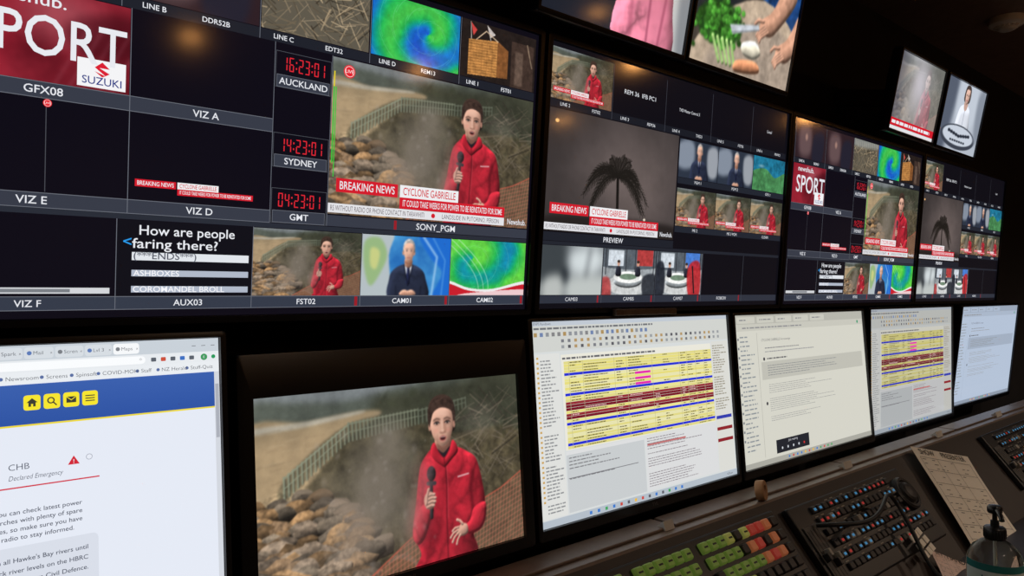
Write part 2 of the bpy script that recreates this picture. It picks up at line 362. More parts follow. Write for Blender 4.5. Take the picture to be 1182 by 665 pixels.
def reporter_scene(w,h):
    c=Cv(w,h,1000,592,(98,104,104)); one=np.ones((h,w))
    c.poly([(-20,-20),(480,-20),(600,30),(300,70),(-20,80)],(118,124,126),1,soft=24)
    c.poly([(-20,36),(120,24),(300,34),(460,14),(700,-10),(1020,-20),(1020,330),(-20,330)],(78,84,76),1,soft=10)
    c.poly([(380,60),(520,24),(640,20),(820,0),(1020,-10),(1020,340),(420,300)],(54,56,44),1,soft=14)
    c.tex(one,.6,70,3,6)
    # brown flooded river and silt bank
    c.poly([(-20,88),(160,84),(340,70),(420,84),(300,150),(230,220),(160,290),(60,350),(-20,370)],(150,130,100),1,soft=5)
    c.poly([(-20,150),(180,122),(300,100),(250,160),(160,250),(60,310),(-20,330)],(170,146,112),1,soft=14)
    c.poly([(-20,86),(160,82),(340,69),(340,78),(160,98),(-20,104)],(178,174,162),.7,soft=4)
    r=random.Random(8)
    for i in range(26):
        y=r.uniform(100,290); x=r.uniform(-20,300-(y-100)*.9); c.line([(x,y),(x+r.uniform(30,90),y-r.uniform(2,8))],r.uniform(2,4),r.choice([(190,168,134),(128,108,82)]),.4,soft=2)
    c.tex(c.pmask([(-20,92),(340,74),(230,220),(-20,370)]),.3,60,31,4)
    # bank
    c.poly([(70,330),(140,290),(200,230),(300,150),(420,118),(560,130),(700,180),(1020,220),(1020,620),(0,620),(0,380)],(76,68,50),1,soft=6)
    c.poly([(240,220),(380,150),(560,150),(640,300),(520,420),(300,420)],(58,54,40),.75,soft=24)
    c.tex(c.pmask([(0,340),(260,170),(560,120),(1010,200),(1010,600),(0,600)]),1.2,26,9,6)
    r=random.Random(5)
    for i in range(80):
        x=r.uniform(430,1000); y=r.uniform(20,280); b=r.uniform(.4,1.5); c.ell(x,y,r.uniform(12,40),r.uniform(8,24),(42*b,46*b,32*b),.32,soft=1.0,rot=r.uniform(0,3))
    for i in range(130):
        x=r.uniform(690,1000); y=r.uniform(80,370)-(x-700)*.05; L=r.uniform(30,150); a=r.choice([r.uniform(-.9,-.1),r.uniform(.3,1.1)])
        k=r.uniform(.25,1.05); c.line([(x-L/2*math.cos(a),y-L/2*math.sin(a)),(x+L/2*math.cos(a),y+L/2*math.sin(a))],r.uniform(1.5,6),(140*k,126*k,106*k),r.uniform(.3,.7))
    def fl(p,q,n,hh,col):
        for i in range(n+1):
            t=i/n; x=p[0]+(q[0]-p[0])*t; y=p[1]+(q[1]-p[1])*t; H=hh[0]+(hh[1]-hh[0])*t
            c.line([(x,y),(x,y-H)],6.0-2*t,col,.9); c.line([(x+4,y),(x+4,y-H)],2.4,(46,50,42),.7)
        for f,wd in ((.94,5),(.5,3)): c.line([(p[0],p[1]-hh[0]*f),(q[0],q[1]-hh[1]*f)],wd,col,.9)
    c.poly([(90,300),(300,160),(560,138),(760,100),(760,60),(560,86),(300,106),(90,240)],(52,54,42),.5,soft=4)
    fl((86,300),(300,156),15,(66,52),(136,142,120)); fl((300,158),(560,134),19,(56,50),(118,124,104)); fl((560,134),(760,100),12,(46,36),(92,98,82))
    # wet rock armour
    pts=[]
    for i in range(135):
        y=r.uniform(300,620); x=r.uniform(-20,190+(y-280)*1.05); pts.append((y,x))
    pts.sort()
    for y,x in pts:
        R=r.uniform(22,44)+(y-300)*.10; b=r.uniform(.45,.92); base=r.choice([(128,102,76),(120,104,88),(142,110,76),(104,92,78)]); col=tuple(v*b for v in base)
        n=7; ph=r.uniform(0,1)
        pl=[(x+R*r.uniform(.75,1.25)*math.cos((k+ph)*2*math.pi/n),y+R*.68*r.uniform(.75,1.2)*math.sin((k+ph)*2*math.pi/n)) for k in range(n)]
        pe=[(px+(3),py+(6)) for px,py in pl]
        c.poly(pe,(20,15,12),.9,smooth=False); m=c.poly(pl,col,smooth=(r.random()<.5)); c.relief(m,R*.35,1.4,L=(-.3,-.95),hi=1.45)
        c.ell(x-R*.2,y-R*.4,R*.6,R*.22,tuple(min(v*1.6+18,215) for v in col),.4,soft=.9,clip=m)
    c.tex(c.pmask([(0,310),(180,310),(480,600),(0,600)]),.9,12,2,4)
    reg=c.pmask([(330,600),(470,520),(560,470),(760,440),(900,400),(1010,350),(1010,600)],smooth=False)
    c.blend(reg,(112,84,64),.45)
    for i in range(60): c.line([(300+i*14,600),(300+i*14+ i*1.0,330)],1.9,(204,112,90),.75,clip=reg)
    for i in range(15): c.line([(330,604+i*15-40),(560,474+i*17),(1010,352+i*17)],2.0,(208,116,94),.75,clip=reg)
    c.line([(330,600),(470,520),(560,470),(760,440),(900,400),(1010,350)],4,(196,86,66),.9)
    reporter_figure(c)
    # raindrops and spray on the broadcast camera's own lens (part of the transmitted picture)
    sm=boxblur(c.a,26*c.k)
    M=np.zeros((h,w))
    for (x,y,rx,ry,al) in ((400,320,125,175,1.0),(440,195,85,95,.9),(330,440,110,95,.65),(505,420,76,110,.72),(560,320,50,80,.55),(250,300,80,80,.4),(505,250,64,84,.65),(820,150,90,60,.35),(120,500,70,50,.25)):
        d=np.hypot((c.X-x)/rx,(c.Y-y)/ry); M=np.maximum(M,np.clip((1.3-d)/.9,0,1)*al) 
    M=boxblur(M,18*c.k)[...,None]*(.82+.4*c.noise(46,3,12))[...,None]; M=np.clip(M,0,.95)
    c.a=c.a*(1-M)+(sm*.42+np.array((154,142,132))/255*.58)*M
    r=random.Random(21)
    for i in range(46):
        x=r.uniform(180,640); y=r.uniform(120,560); R=r.uniform(5,15); c.ell(x,y,R,R*r.uniform(.8,1.5),(186,176,168),.16,soft=.8); c.ell(x+R*.2,y+R*.4,R*.6,R*.5,(70,60,54),.12,soft=.9)
    c.a=boxblur(c.a,.6); c.grain(.012); c.a=c.a*.96+.028
    return c.a
def swirl(w,h,cx,cy,red=False,seed=1):
    c=Cv(w,h,320,180,(20,60,140)); n=c.noise(150,3,seed); n2=c.noise(14,3,seed+1)
    dx=c.X-cx;dy=(c.Y-cy)*1.25; r=np.hypot(dx,dy); th=np.arctan2(dy,dx)
    v=.5+.35*np.sin(th+r*.028+n*2)+.35*(n-.5)+(.18*(c.X/320-.5) if not red else .25); v=np.clip(v,0,1)
    ks=[0,.25,.45,.65,1]; cols=np.array([(24,70,196),(24,120,200),(16,160,140),(40,180,84),(100,210,70)])/255
    c.a=np.stack([np.interp(v,ks,cols[:,k]) for k in range(3)],-1); c.a*=(.84+.25*n2)[...,None]
    for q in range(40):
        a0=q*.7; R=14+q*5; pts=[(cx+ (R+t*14)*math.cos(a0+t*.9),cy+(R+t*14)*math.sin(a0+t*.9)*.8) for t in np.linspace(0,1,6)]
        c.line(pts,1.3,(150,230,190),.35)
    if red:
        for q in range(3): c.line([(cx-150+q*20+150*math.sin(t)*1.2,cy-80+120*t-q*6) for t in np.linspace(0,2,14)],3,(210,236,220),.5)
        c.poly([(-10,134),(80,156),(180,158),(330,132),(330,190),(-10,190)],(230,230,230)); c.poly([(-10,142),(80,164),(180,166),(330,142),(330,190),(-10,190)],(196,30,44)); c.poly([(60,174),(330,160),(330,190),(60,190)],(240,240,240),.8)
    return c.a
def suitman(w,h,alt=False):
    c=Cv(w,h,320,180,(60,120,190)); n=c.noise(60,4,5)
    c.a=np.stack([.10+.25*n,.34+.35*n,.64+.25*n],-1)
    if not alt:
        c.poly([(-10,-10),(104,-10),(92,60),(96,190),(-10,190)],(176,186,190),1,soft=2); c.poly([(10,20),(60,10),(86,60),(60,120),(30,150),(8,90)],(140,176,110),.8,soft=4); c.poly([(30,40),(60,50),(50,100),(30,90)],(206,206,130),.8,soft=4)
        c.poly([(200,-10),(330,-10),(330,190),(250,190),(290,110),(240,60)],(30,104,200),1,soft=4); c.line([(215,0),(268,60),(252,180)],8,(170,206,236),.7,soft=2); c.line([(250,0),(300,70),(290,180)],4,(120,180,230),.6,soft=2)
    else:
        c.poly([(-10,-10),(330,-10),(330,190),(-10,190)],(44,52,66),1); c.poly([(0,20),(110,10),(110,120),(0,130)],(150,160,175),.8,soft=8); c.poly([(230,30),(310,20),(310,150),(240,150)],(196,200,206),.7,soft=6)
    b=c.poly([(100,190),(96,130),(108,104),(142,86),(182,86),(214,102),(228,128),(234,190)],(36,42,60))
    c.folds(b,.3,6,40,1.4,2); c.relief(b,16,.8)
    c.line([(120,150),(122,190)],3,(14,18,30),.7,soft=1.5); c.line([(212,150),(208,190)],3,(14,18,30),.7,soft=1.5)
    c.poly([(148,84),(177,84),(173,112),(163,140),(154,114)],(222,226,234),smooth=False); t=c.poly([(158,93),(168,93),(170,142),(163,152),(156,142)],(30,36,66),smooth=False); c.relief(t,4,1)
    c.line([(147,86),(161,142)],3.4,(18,22,36)); c.line([(178,86),(165,142)],3.4,(18,22,36))
    nk=c.poly([(151,66),(174,66),(175,88),(163,96),(150,88)],(176,126,104)); c.relief(nk,6,.6); c.line([(150,78),(163,84),(175,78)],5,(110,72,58),.6,soft=2)
    c.ell(143,50,4,8,(196,144,122)); c.ell(182,50,4,8,(182,130,110))
    hr=c.poly([(143,50),(142,28),(150,13),(163,8),(176,13),(184,28),(183,50),(163,40)],(158,152,148)); c.relief(hr,7,.5); c.tex(hr,.5,4,4,2)
    f=c.poly([(145,50),(145,34),(151,23),(163,20),(175,23),(180,34),(180,52),(175,69),(163,78),(151,69)],(220,172,148)); c.relief(f,9,.4,L=(-.4,-.9),hi=1.12)
    c.poly([(174,26),(182,34),(182,56),(172,74),(173,50)],(150,104,88),.4,soft=4,clip=f)
    for x in (155,171): c.ell(x,43,7,4.5,(140,98,84),.5,soft=1,clip=f); c.line([(x-5,38),(x+5,38)],2,(120,104,96),.8); c.ell(x,44,3.2,1.8,(214,206,200)); c.ell(x,44,1.8,1.9,(34,30,30))
    c.line([(163,42),(163,54)],2.4,(236,196,174),.7); c.line([(159,58),(167,58)],2,(150,100,86),.7,soft=1); c.line([(157,65),(169,65)],2.8,(150,86,80),.9); c.line([(158,69),(168,69)],1.6,(200,130,118),.7)
    hd=c.poly([(136,178),(140,166),(152,162),(163,165),(174,162),(186,166),(190,178)],(204,154,130)); c.relief(hd,6,.7)
    for k in range(6): c.line([(143+k*8,166),(146+k*7.4,178)],1.3,(140,96,80),.8)
    c.a=boxblur(c.a,.6); return c.a
def kitchen(w,h):
    c=Cv(w,h,320,200,(70,62,56)); c.tex(np.ones((h,w)),.6,40,2)
    c.poly([(-10,-10),(150,-10),(120,90),(-10,120)],(36,40,44),1,soft=8); c.poly([(150,-10),(330,-10),(330,60),(240,70),(170,40)],(36,96,176),1,soft=4)
    c.poly([(200,30),(330,-10),(330,120),(250,110)],(30,66,120),.9,soft=6); ap=c.pmask([(170,20),(330,-10),(330,110),(250,100)]); c.folds(ap,.6,3,40,1,3)
    t=c.poly([(60,120),(200,60),(330,110),(330,210),(20,210)],(186,166,144)); c.poly([(90,150),(220,90),(330,140),(330,210),(60,210)],(160,144,130),.8,soft=6); c.tex(t,.3,20,6)
    r=random.Random(2)
    c.poly([(10,120),(60,90),(130,100),(140,140),(90,164),(30,156)],(30,70,24),.9,soft=3)
    for i in range(230):
        x=r.gauss(75,30); y=r.gauss(125,18); g=r.uniform(.4,1.35); R=r.uniform(3,8); c.ell(x+1,y+2,R,R*.8,(24,50,18),.5); c.ell(x,y,R,R*.8,(70*g,144*g,48*g),.9)
        c.ell(x-1.5,y-1.5,R*.5,R*.4,(min(150*g,220),min(206*g,240),110*g),.5,soft=.8)
    for i in range(5): m=c.line([(60+i*14,150),(88+i*12,188)],7,(160,196,120)); c.relief(m,3,1)
    for ox,oy in ((196,100),(262,134)):
        a=c.poly([(ox+70,oy-90),(ox+110,oy-66),(ox+54,oy+6),(ox+24,oy+18),(ox,oy+10),(ox+4,oy-8),(ox+34,oy-30)],(200,150,124)); c.relief(a,12,.7,hi=1.1)
        for k in range(4): m=c.line([(ox+14+k*5,oy+1+k*3),(ox-1+k*3,oy+12+k*4),(ox-6+k*4,oy+22+k*3)],6.4,(210,160,134)); c.relief(m,3,.9,hi=1.1)
        m=c.line([(ox+10,oy-6),(ox-8,oy-4),(ox-16,oy+4)],7.4,(208,158,132)); c.relief(m,3,.9,hi=1.1)
    c.poly([(104,122),(192,104),(197,112),(116,136)],(196,202,210),smooth=False); c.line([(112,134),(196,112)],2,(90,94,100),.8)
    m=c.poly([(150,144),(190,134),(212,152),(190,166),(156,162)],(226,218,196)); c.relief(m,7,1); m=c.poly([(140,176),(200,168),(214,186),(140,196)],(196,132,96)); c.relief(m,6,1.2)
    c.tex(np.ones((h,w)),.35,10,7,3); c.a=boxblur(c.a,.6)
    return c.a
def pinkjacket(w,h):
    c=Cv(w,h,320,200,(48,54,64)); c.tex(np.ones((h,w)),.5,50,6)
    c.poly([(-10,-10),(150,-10),(140,210),(-10,210)],(30,34,44),1,soft=10); c.poly([(0,30),(110,20),(100,90),(0,100)],(96,110,130),.7,soft=10)
    c.poly([(250,-10),(330,-10),(330,210),(270,210)],(196,196,194),1,soft=4); c.poly([(290,-10),(330,-10),(330,210),(300,210)],(120,124,130),.8,soft=6)
    b=c.poly([(150,210),(160,110),(176,70),(206,54),(240,56),(268,80),(280,140),(284,210)],(220,128,150)); c.folds(b,.45,3,46,.6,2.4); c.relief(b,18,.9,hi=1.15)
    c.line([(222,84),(226,205)],3.4,(140,64,88),.9,soft=1); c.line([(262,104),(254,200)],5,(150,70,94),.7,soft=2); c.line([(180,110),(186,205)],6,(150,70,94),.6,soft=3)
    m=c.poly([(208,60),(238,60),(236,84),(222,96),(210,80)],(206,160,138)); c.relief(m,6,.7)
    m=c.poly([(196,60),(194,20),(208,0),(238,0),(252,20),(250,64),(240,60),(208,60)],(70,46,34)); c.relief(m,8,.6); m=c.poly([(206,34),(210,16),(234,14),(242,32),(238,54),(224,66),(210,54)],(216,170,146)); c.relief(m,8,.4,hi=1.1)
    for x in (216,232): c.ell(x,34,5,3.4,(130,90,76),.6,soft=1); c.ell(x,34,2.6,1.8,(40,30,28))
    c.ell(224,53,5,2,(160,84,80)); c.line([(224,34),(225,44)],2,(236,200,180),.7)
    return c.a
def palm(w,h):
    c=Cv(w,h,320,180,(58,52,56)); g=np.exp(-((c.X-200)/140)**2-((c.Y-90)/100)**2)
    c.a=np.stack([.21+.19*g,.19+.165*g,.19+.155*g],-1)
    c.tex(np.ones((h,w)),.3,60,3)
    c.line([(170,180),(165,140),(162,88)],6.5,(26,23,21)); r=random.Random(3)
    for k in range(21):
        a=math.radians(-24+228*k/20+r.uniform(-5,5)); R=r.uniform(58,82); G=8+34*abs(math.cos(a))
        pts=[(162+R*1.0*t*math.cos(a)*(1.12-.12*t),88-R*.66*t*max(math.sin(a),-.3)-14*t*(1-t)*2*abs(math.cos(a))+G*t*t) for t in np.linspace(0,1,11)]
        c.line(pts,2.0,(28,25,23),.95)
        for i in range(1,11):
            px,py=pts[i]; qx,qy=pts[i-1]; tx,ty=px-qx,py-qy; L=math.hypot(tx,ty)+1e-6; tx/=L;ty/=L; ln=(15-abs(i-5)*1.7)
            for sg in (-1,1):
                for q in (0,.5):
                    bx=px-(px-qx)*q; by=py-(py-qy)*q; c.line([(bx,by),(bx+tx*ln*.7-sg*ty*ln*.6,by+ty*ln*.7+sg*tx*ln*.6+ln*.25)],1.1,(30,27,24),.75)
    c.poly([(-5,160),(120,152),(330,158),(330,190),(-5,190)],(36,31,30),.9,soft=3); c.ell(17,18,4,2.6,(250,190,120)); c.ell(236,150,3,2,(230,220,200)); c.ell(30,150,6,3,(206,160,110),.6,soft=.8)
    return c.a
def blurbw(w,h):
    c=Cv(w,h,320,180,(120,126,130)); c.poly([(-10,-10),(120,-10),(110,190),(-10,190)],(60,66,70),1,soft=14); c.poly([(150,20),(300,10),(300,90),(160,100)],(206,214,216),1,soft=16); c.poly([(140,120),(330,110),(330,190),(150,190)],(186,192,190),1,soft=12)
    c.line([(250,10),(230,110)],12,(60,64,70),.7); c.ell(120,110,24,40,(30,36,42),.9,soft=.5); c.poly([(20,120),(100,110),(110,180),(10,180)],(210,214,210),.8,soft=10); c.a=boxblur(c.a,3); return c.a
def studio(w,h,alt=False):
    c=Cv(w,h,320,180,(150,156,160)); c.poly([(-10,-10),(330,-10),(330,70),(-10,70)],(86,94,102),1); c.poly([(30,6),(120,6),(120,66),(30,66)],(206,214,222),smooth=False)
    c.poly([(200,0),(300,0),(300,64),(200,64)],(170,60,60) if not alt else (70,120,200),smooth=False)
    for x in (16,134,190,306): c.line([(x,0),(x,100)],5,(48,50,56))
    c.ell(160,140,140,40,(196,198,198)); m=c.ell(150,128,84,24,(150,156,160)); c.relief(m,8,1); c.ell(150,110,86,23,(238,238,236)); c.ell(150,108,52,12,(110,132,112))
    for x in (90,208):
        m=c.poly([(x-15,104),(x-13,74),(x,66),(x+13,74),(x+15,104)],(36,38,48)); c.relief(m,6,1); c.ell(x,56,8,11,(200,152,130)); c.ell(x,49,9,6,(60,44,36))
    if alt: c.poly([(220,60),(300,40),(310,180),(230,180)],(180,36,42),.9,soft=2); c.poly([(0,60),(50,50),(60,170),(0,180)],(30,34,44),.9,soft=3); c.line([(250,60),(270,170)],9,(24,26,30))
    else: c.poly([(240,110),(320,100),(320,190),(250,190)],(40,44,52),.9,soft=3); c.poly([(-10,120),(40,116),(50,190),(-10,190)],(170,50,50),.8,soft=3)
    c.tex(np.ones((h,w)),.4,14,4); return c.a
def house(w,h):
    c=Cv(w,h,320,180,(36,29,27)); c.poly([(30,60),(150,44),(150,160),(30,170)],(190,132,72),smooth=False)
    c.poly([(150,44),(196,66),(196,156),(150,160)],(126,80,44),smooth=False)
    for y in range(64,166,9): c.line([(30,y),(150,y-10)],1.6,(118,78,42)); 
    for x in range(40,150,22): c.line([(x,62),(x,166)],1.4,(130,86,46),.8)
    c.line([(40,58),(36,6)],2.4,(200,190,180)); c.poly([(36,6),(62,26),(48,46)],(206,70,66),smooth=False); c.line([(120,48),(104,4)],2.4,(200,190,180)); c.poly([(104,4),(138,26),(118,40)],(200,190,186),smooth=False)
    c.line([(60,56),(100,22),(150,46)],3,(206,180,150)); c.poly([(210,30),(310,30),(310,180),(210,180)],(62,48,42),smooth=False); c.poly([(228,60),(262,60),(262,170),(228,170)],(96,78,68),smooth=False,soft=3)
    c.line([(280,30),(304,100)],5,(130,110,92)); c.tex(np.ones((h,w)),.5,12,8); return c.a
def debris(w,h):
    c=Cv(w,h,320,180,(92,86,74)); r=random.Random(9)
    for i in range(190):
        x=r.uniform(0,320);y=r.uniform(10,180);L=r.uniform(20,90);a=r.uniform(-1.2,1.2); k=r.uniform(.3,1.5); c.line([(x-L/2*math.cos(a),y-L/2*math.sin(a)),(x+L/2*math.cos(a),y+L/2*math.sin(a))],r.uniform(1,4),tuple(min(v*k,235) for v in (138,122,98)),.7)
    c.poly([(-5,-5),(330,-5),(330,26),(-5,40)],(136,140,138),.8,soft=5); 
    for i in range(16): c.line([(20+i*20,60-i*2),(20+i*20,14-i)],3,(190,184,168),.7)
    return c.a
def aerial(w,h):
    c=Cv(w,h,320,180,(30,110,140)); c.poly([(-10,90),(120,60),(220,100),(330,70),(330,190),(-10,190)],(70,130,80)); c.tex(np.ones((h,w)),.7,24,8); c.ell(80,50,40,12,(190,214,220),.5,soft=.8); return c.a
def darkpic(w,h):
    c=Cv(w,h,320,180,(44,30,36)); c.poly([(40,30),(150,20),(160,150),(50,160)],(120,96,96),.7,soft=14); c.poly([(190,50),(290,40),(280,180),(180,180)],(34,34,48),.9,soft=8); c.ell(110,70,18,24,(180,140,124),.7,soft=.6); return c.a
def sportbg(w,h):
    c=Cv(w,h,320,190,(128,18,34)); n=c.noise(90,4,4); c.a=np.stack([.30+.34*n,.05+.12*n,.09+.14*n],-1)
    c.poly([(-10,-10),(150,-10),(70,200),(-10,200)],(190,40,60),.35,soft=16); c.ell(190,50,110,80,(214,130,138),.40,soft=.8); c.poly([(200,60),(330,20),(330,110),(230,120)],(60,10,20),.6,soft=10)
    for i in range(5): c.line([(180+i*26,190),(240+i*26,60)],3,(220,150,160),.25,soft=1)
    return c.a
def plate(w,h):
    c=Cv(w,h,320,200,(176,184,196)); c.poly([(-10,-10),(90,-10),(60,210),(-10,210)],(84,92,108),1,soft=12); c.poly([(110,-10),(250,-10),(250,120),(120,120)],(190,198,210),1,soft=10)
    b=c.poly([(120,150),(124,84),(150,62),(190,62),(214,84),(222,150)],(216,220,230)); c.relief(b,12,.8,hi=1.1); c.line([(170,66),(172,150)],3,(150,158,172)); c.poly([(158,50),(184,50),(184,70),(170,78),(158,68)],(196,160,146))
    c.poly([(150,50),(148,20),(160,4),(184,4),(196,20),(192,52)],(70,58,54)); f=c.poly([(156,32),(160,16),(184,16),(188,34),(182,52),(170,60),(160,50)],(212,174,158)); c.relief(f,7,.4,hi=1.1)
    for x in (164,179): c.ell(x,32,3,2,(44,38,40))
    c.ell(171,47,5,2,(170,96,96))
    c.ell(160,158,140,36,(60,66,78)); c.ell(160,154,124,28,(196,204,216))
    for k in range(9): c.line([(76+k*20,148+abs(k-4)*-2+6),(88+k*20,148+abs(k-4)*-2+6)],9,(40,46,58))
    for k in range(7): c.line([(100+k*18,170),(110+k*18,170)],6,(60,66,78))
    c.poly([(264,20),(320,10),(320,150),(280,140)],(128,136,150),.9,soft=8); return c.a
def interview(w,h):
    a=sub(REP,w,h).copy(); g=a.mean(-1,keepdims=True); a=a*.40+g*.25+.28; Y,X=np.mgrid[0:h,0:w]; 
    m=np.clip(1-X/w*3.5,0,1)[...,None]*.7; a=a*(1-m)+np.array((.24,.24,.30))*m
    m=np.exp(-((X/w-.5)/.2)**2-((Y/h-.3)/.4)**2)[...,None]*.75; a=a*(1-m)+np.array((.82,.80,.84))*m
    return np.clip(a,0,1)

REP=reporter_scene(620,368)
def sub(a,w,h):
    H,W=a.shape[:2]; b=boxblur(a,max(0,W/w/2.6-.3)); iy=np.clip(((np.arange(h)+.5)*H/h).astype(int),0,H-1); ix=np.clip(((np.arange(w)+.5)*W/w).astype(int),0,W-1); return b[iy][:,ix]
REP_M=sub(REP,440,250); REP_S=sub(REP,160,90); REP_XS=sub(REP,80,45)
SW1=swirl(150,84,200,84,False,1); SW2=swirl(150,84,90,60,True,4); SUIT=suitman(200,112); SUITB=sub(suitman(190,106,True),90,50)
PALM=palm(280,158); BLUR=blurbw(80,45); ST1=studio(130,73); ST2=studio(130,73,True); HOUSE=house(150,84); DEB=debris(170,96); AER=aerial(80,45); DARK=darkpic(90,50); SPORT=sportbg(120,72)

W_=(226,228,234); BAR=(54,58,70); LINE=(104,108,118); RED=(206,28,44)
def lower_third(S,x,v,w,h,full=True,lay=3):
    X=lambda a:x+a*w; V=lambda a:v+h-a*h
    S.rect(X(.03),V(.855),X(.30),V(.765),RED,lay); S.text(X(.165),V(.81),'BREAKING NEWS',h*.05,W_,w*.24,bold=True,lay=lay+2)
    S.rect(X(.31),V(.85),X(.60),V(.765),(232,232,234),lay); S.text(X(.455),V(.807),'CYCLONE GABRIELLE',h*.05,RED,w*.26,bold=True,lay=lay+2)
    S.rect(X(.31),V(.928),X(.86),V(.85),RED,lay); S.text(X(.585),V(.889),'IT COULD TAKE WEEKS FOR POWER TO BE REINSTATED FOR SOME',h*.042,W_,w*.52,bold=True,lay=lay+2)
    if full:
        S.rect(X(0),V(.99),X(.86),V(.93),(222,222,226),lay); S.text(X(.01),V(.96),'RS WITHOUT RADIO OR PHONE CONTACT IN TARAWHITI',h*.034,(60,40,50),w*.42,al='L',lay=lay+2)
        S.disc(X(.475),V(.96),h*.017,RED,lay+1); S.text(X(.52),V(.96),'LANDSLIDE IN PUTORINO, PERSON',h*.032,(60,40,50),w*.31,al='L',lay=lay+2)
        S.text(X(.99),V(.955),'Newshub.',h*.042,W_,w*.11,al='R',bold=True,lay=lay+2)
def live(S,x,v,r=.0048):
    S.disc(x,v,r,(226,34,46),5); S.disc(x,v,r*.82,(240,200,200),6); S.disc(x,v,r*.72,(222,30,44),7); S.text(x,v,'LIVE',r*.5,(250,240,240),lay=9)

def content_multi_a(S):
    """main multiview: written in wall metres, (x, height relative to eye)"""
    C=[.06,.228,.397,.565,.732,.90]
    S.rect(.045,-.03,.905,.461,(14,12,22),0)
    for i in range(5):
        S.rect(C[i],.344,C[i+1],.358,(30,33,42),1); S.rect(C[i],.344,C[i]+.0008,.452,LINE,3)
    for x,t in ((.10,'LINE A'),(.18,'DDR51'),(.265,'LINE B'),(.3396,'DDR52B'),(.431,'LINE C'),(.507,'EDT32'),(.596,'LINE D'),(.671,'REM13'),(.760,'LINE 1'),(.834,'FST01')): S.text(x,.351,t,.0062,W_,bold=True)
    S.pic(.062,.359,.227,.452,DARK); S.pic(.230,.359,.396,.452,DARK); S.pic(.399,.359,.563,.452,DEB); S.pic(.567,.359,.730,.452,SW1); S.pic(.734,.359,.899,.452,HOUSE)
    for (x0,x1) in ((.06,.24),(.24,.42)):
        for (a,b) in ((.222,.239),(.098,.114)): S.rect(x0,a,x1,b,BAR,1); S.rect(x0,b,x1,b+.0008,LINE,2); S.rect(x0,a-.0008,x1,a,LINE,2)
        S.rect(x1-.0008,.098,x1,.344,LINE,2)
    S.text(.15,.2305,'GFX08',.0085,W_,bold=True); S.text(.33,.2305,'VIZ A',.0085,W_,bold=True); S.text(.14,.106,'VIZ E',.0085,W_,bold=True); S.text(.325,.106,'VIZ D',.0085,W_,bold=True)
    S.pic(.061,.240,.2385,.343,SPORT); S.text(.235,.291,'SPORT',.043,W_,.155,al='R',bold=True); S.text(.171,.331,'newshub.',.013,W_,.085,al='R',bold=True)
    S.rect(.183,.2425,.2345,.275,(238,238,240),3); S.text(.209,.2505,'SUZUKI',.0085,(30,50,130),.042,bold=True,lay=5)
    S.quad([(.201,.266),(.209,.273),(.217,.266),(.212,.266)],(214,30,50),5); S.quad([(.201,.266),(.206,.266),(.217,.2605),(.2125,.2575)],(214,30,50),5); S.quad([(.201,.2615),(.2125,.2575),(.209,.2555),(.2035,.2595)],(214,30,50),5)
    S.rect(.1525,.116,.1533,.221,(74,76,84),2); live(S,.154,.2165,.0045)
    lower_third(S,.242,.117,.178,.1,False)
    for v,t,vl,n in ((.317,'16:23:01',.293,'AUCKLAND'),(.206,'14:23:01',.184,'SYDNEY'),(.130,'04:23:01',.107,'GMT')):
        S.seven(.4625,v,.066,.019,t,(222,40,54)); S.rect(.423,vl-.0085,.502,vl+.0085,BAR,1); S.frame(.423,vl-.0085,.502,vl+.0085,.0006,LINE); S.text(.4625,vl,n,.0085,W_,bold=True)
        S.frame(.421,vl-.009,.504,v+.016,.0006,(80,84,92))
    S.rect(.505,.098,.90,.114,BAR,1); S.rect(.505,.098,.5058,.343,LINE,3); S.text(.70,.106,'SONY_PGM',.0095,W_,bold=True); S.rect(.62,.099,.625,.113,(150,30,40),2)
    S.pic(.5065,.116,.8995,.342,REP_M); lower_third(S,.5065,.116,.393,.226); live(S,.533,.325,.0095)
    S.rect(.5085,.19,.5105,.30,(50,190,60),4); S.rect(.5085,.30,.5105,.322,(220,200,40),4); S.rect(.512,.17,.5135,.30,(50,190,60),4)
    S.rect(.06,.0905,.90,.097,(40,44,54),1)
    for i in range(5): S.rect(C[i],-.02,C[i+1],-.005,(52,58,72),1); S.rect(C[i],-.02,C[i]+.0008,.0905,LINE,3)
    S.rect(.06,-.005,.90,-.0042,LINE,3); S.rect(.06,-.0208,.90,-.02,LINE,3)
    for x,t in ((.138,'VIZ F'),(.314,'AUX03'),(.478,'FST02'),(.64,'CAM01'),(.81,'CAM02')): S.text(x,-.0125,t,.0075,W_,bold=True)
    for x in (.556,.724,.892): S.rect(x,-.0195,x+.005,-.0055,(150,30,40),2)
    S.rect(.065,-.001,.222,.006,(206,208,212),2); S.rect(.10,.0005,.18,.0045,(120,124,130),3)
    S.rect(.2285,-.004,.3965,.0895,(16,16,24),1)
    S.text(.254,.078,'How are people',.0115,W_,.118,al='L',bold=True); S.text(.246,.0615,'faring there?',.0115,W_,.104,al='L',bold=True); S.text(.236,.063,'<',.012,(40,150,230),al='L',bold=True)
    S.rect(.246,.0405,.392,.0505,(220,224,230),2); S.text(.248,.0465,'(***ENDS***)',.0085,(70,74,90),.075,al='L',bold=True)
    for v,t in ((.0245,'ASHBOXES'),(.0045,'COROMANDEL BROLL')):
        S.rect(.246,v-.004,.392,v+.004,(172,180,196),2); S.text(.248,v,t,.007,(240,240,244),al='L',bold=True)
    S.pic(.398,-.004,.5645,.0895,REP_S); S.pic(.5660,-.004,.7315,.0895,SUIT); S.pic(.7330,-.004,.8995,.0895,SW2)

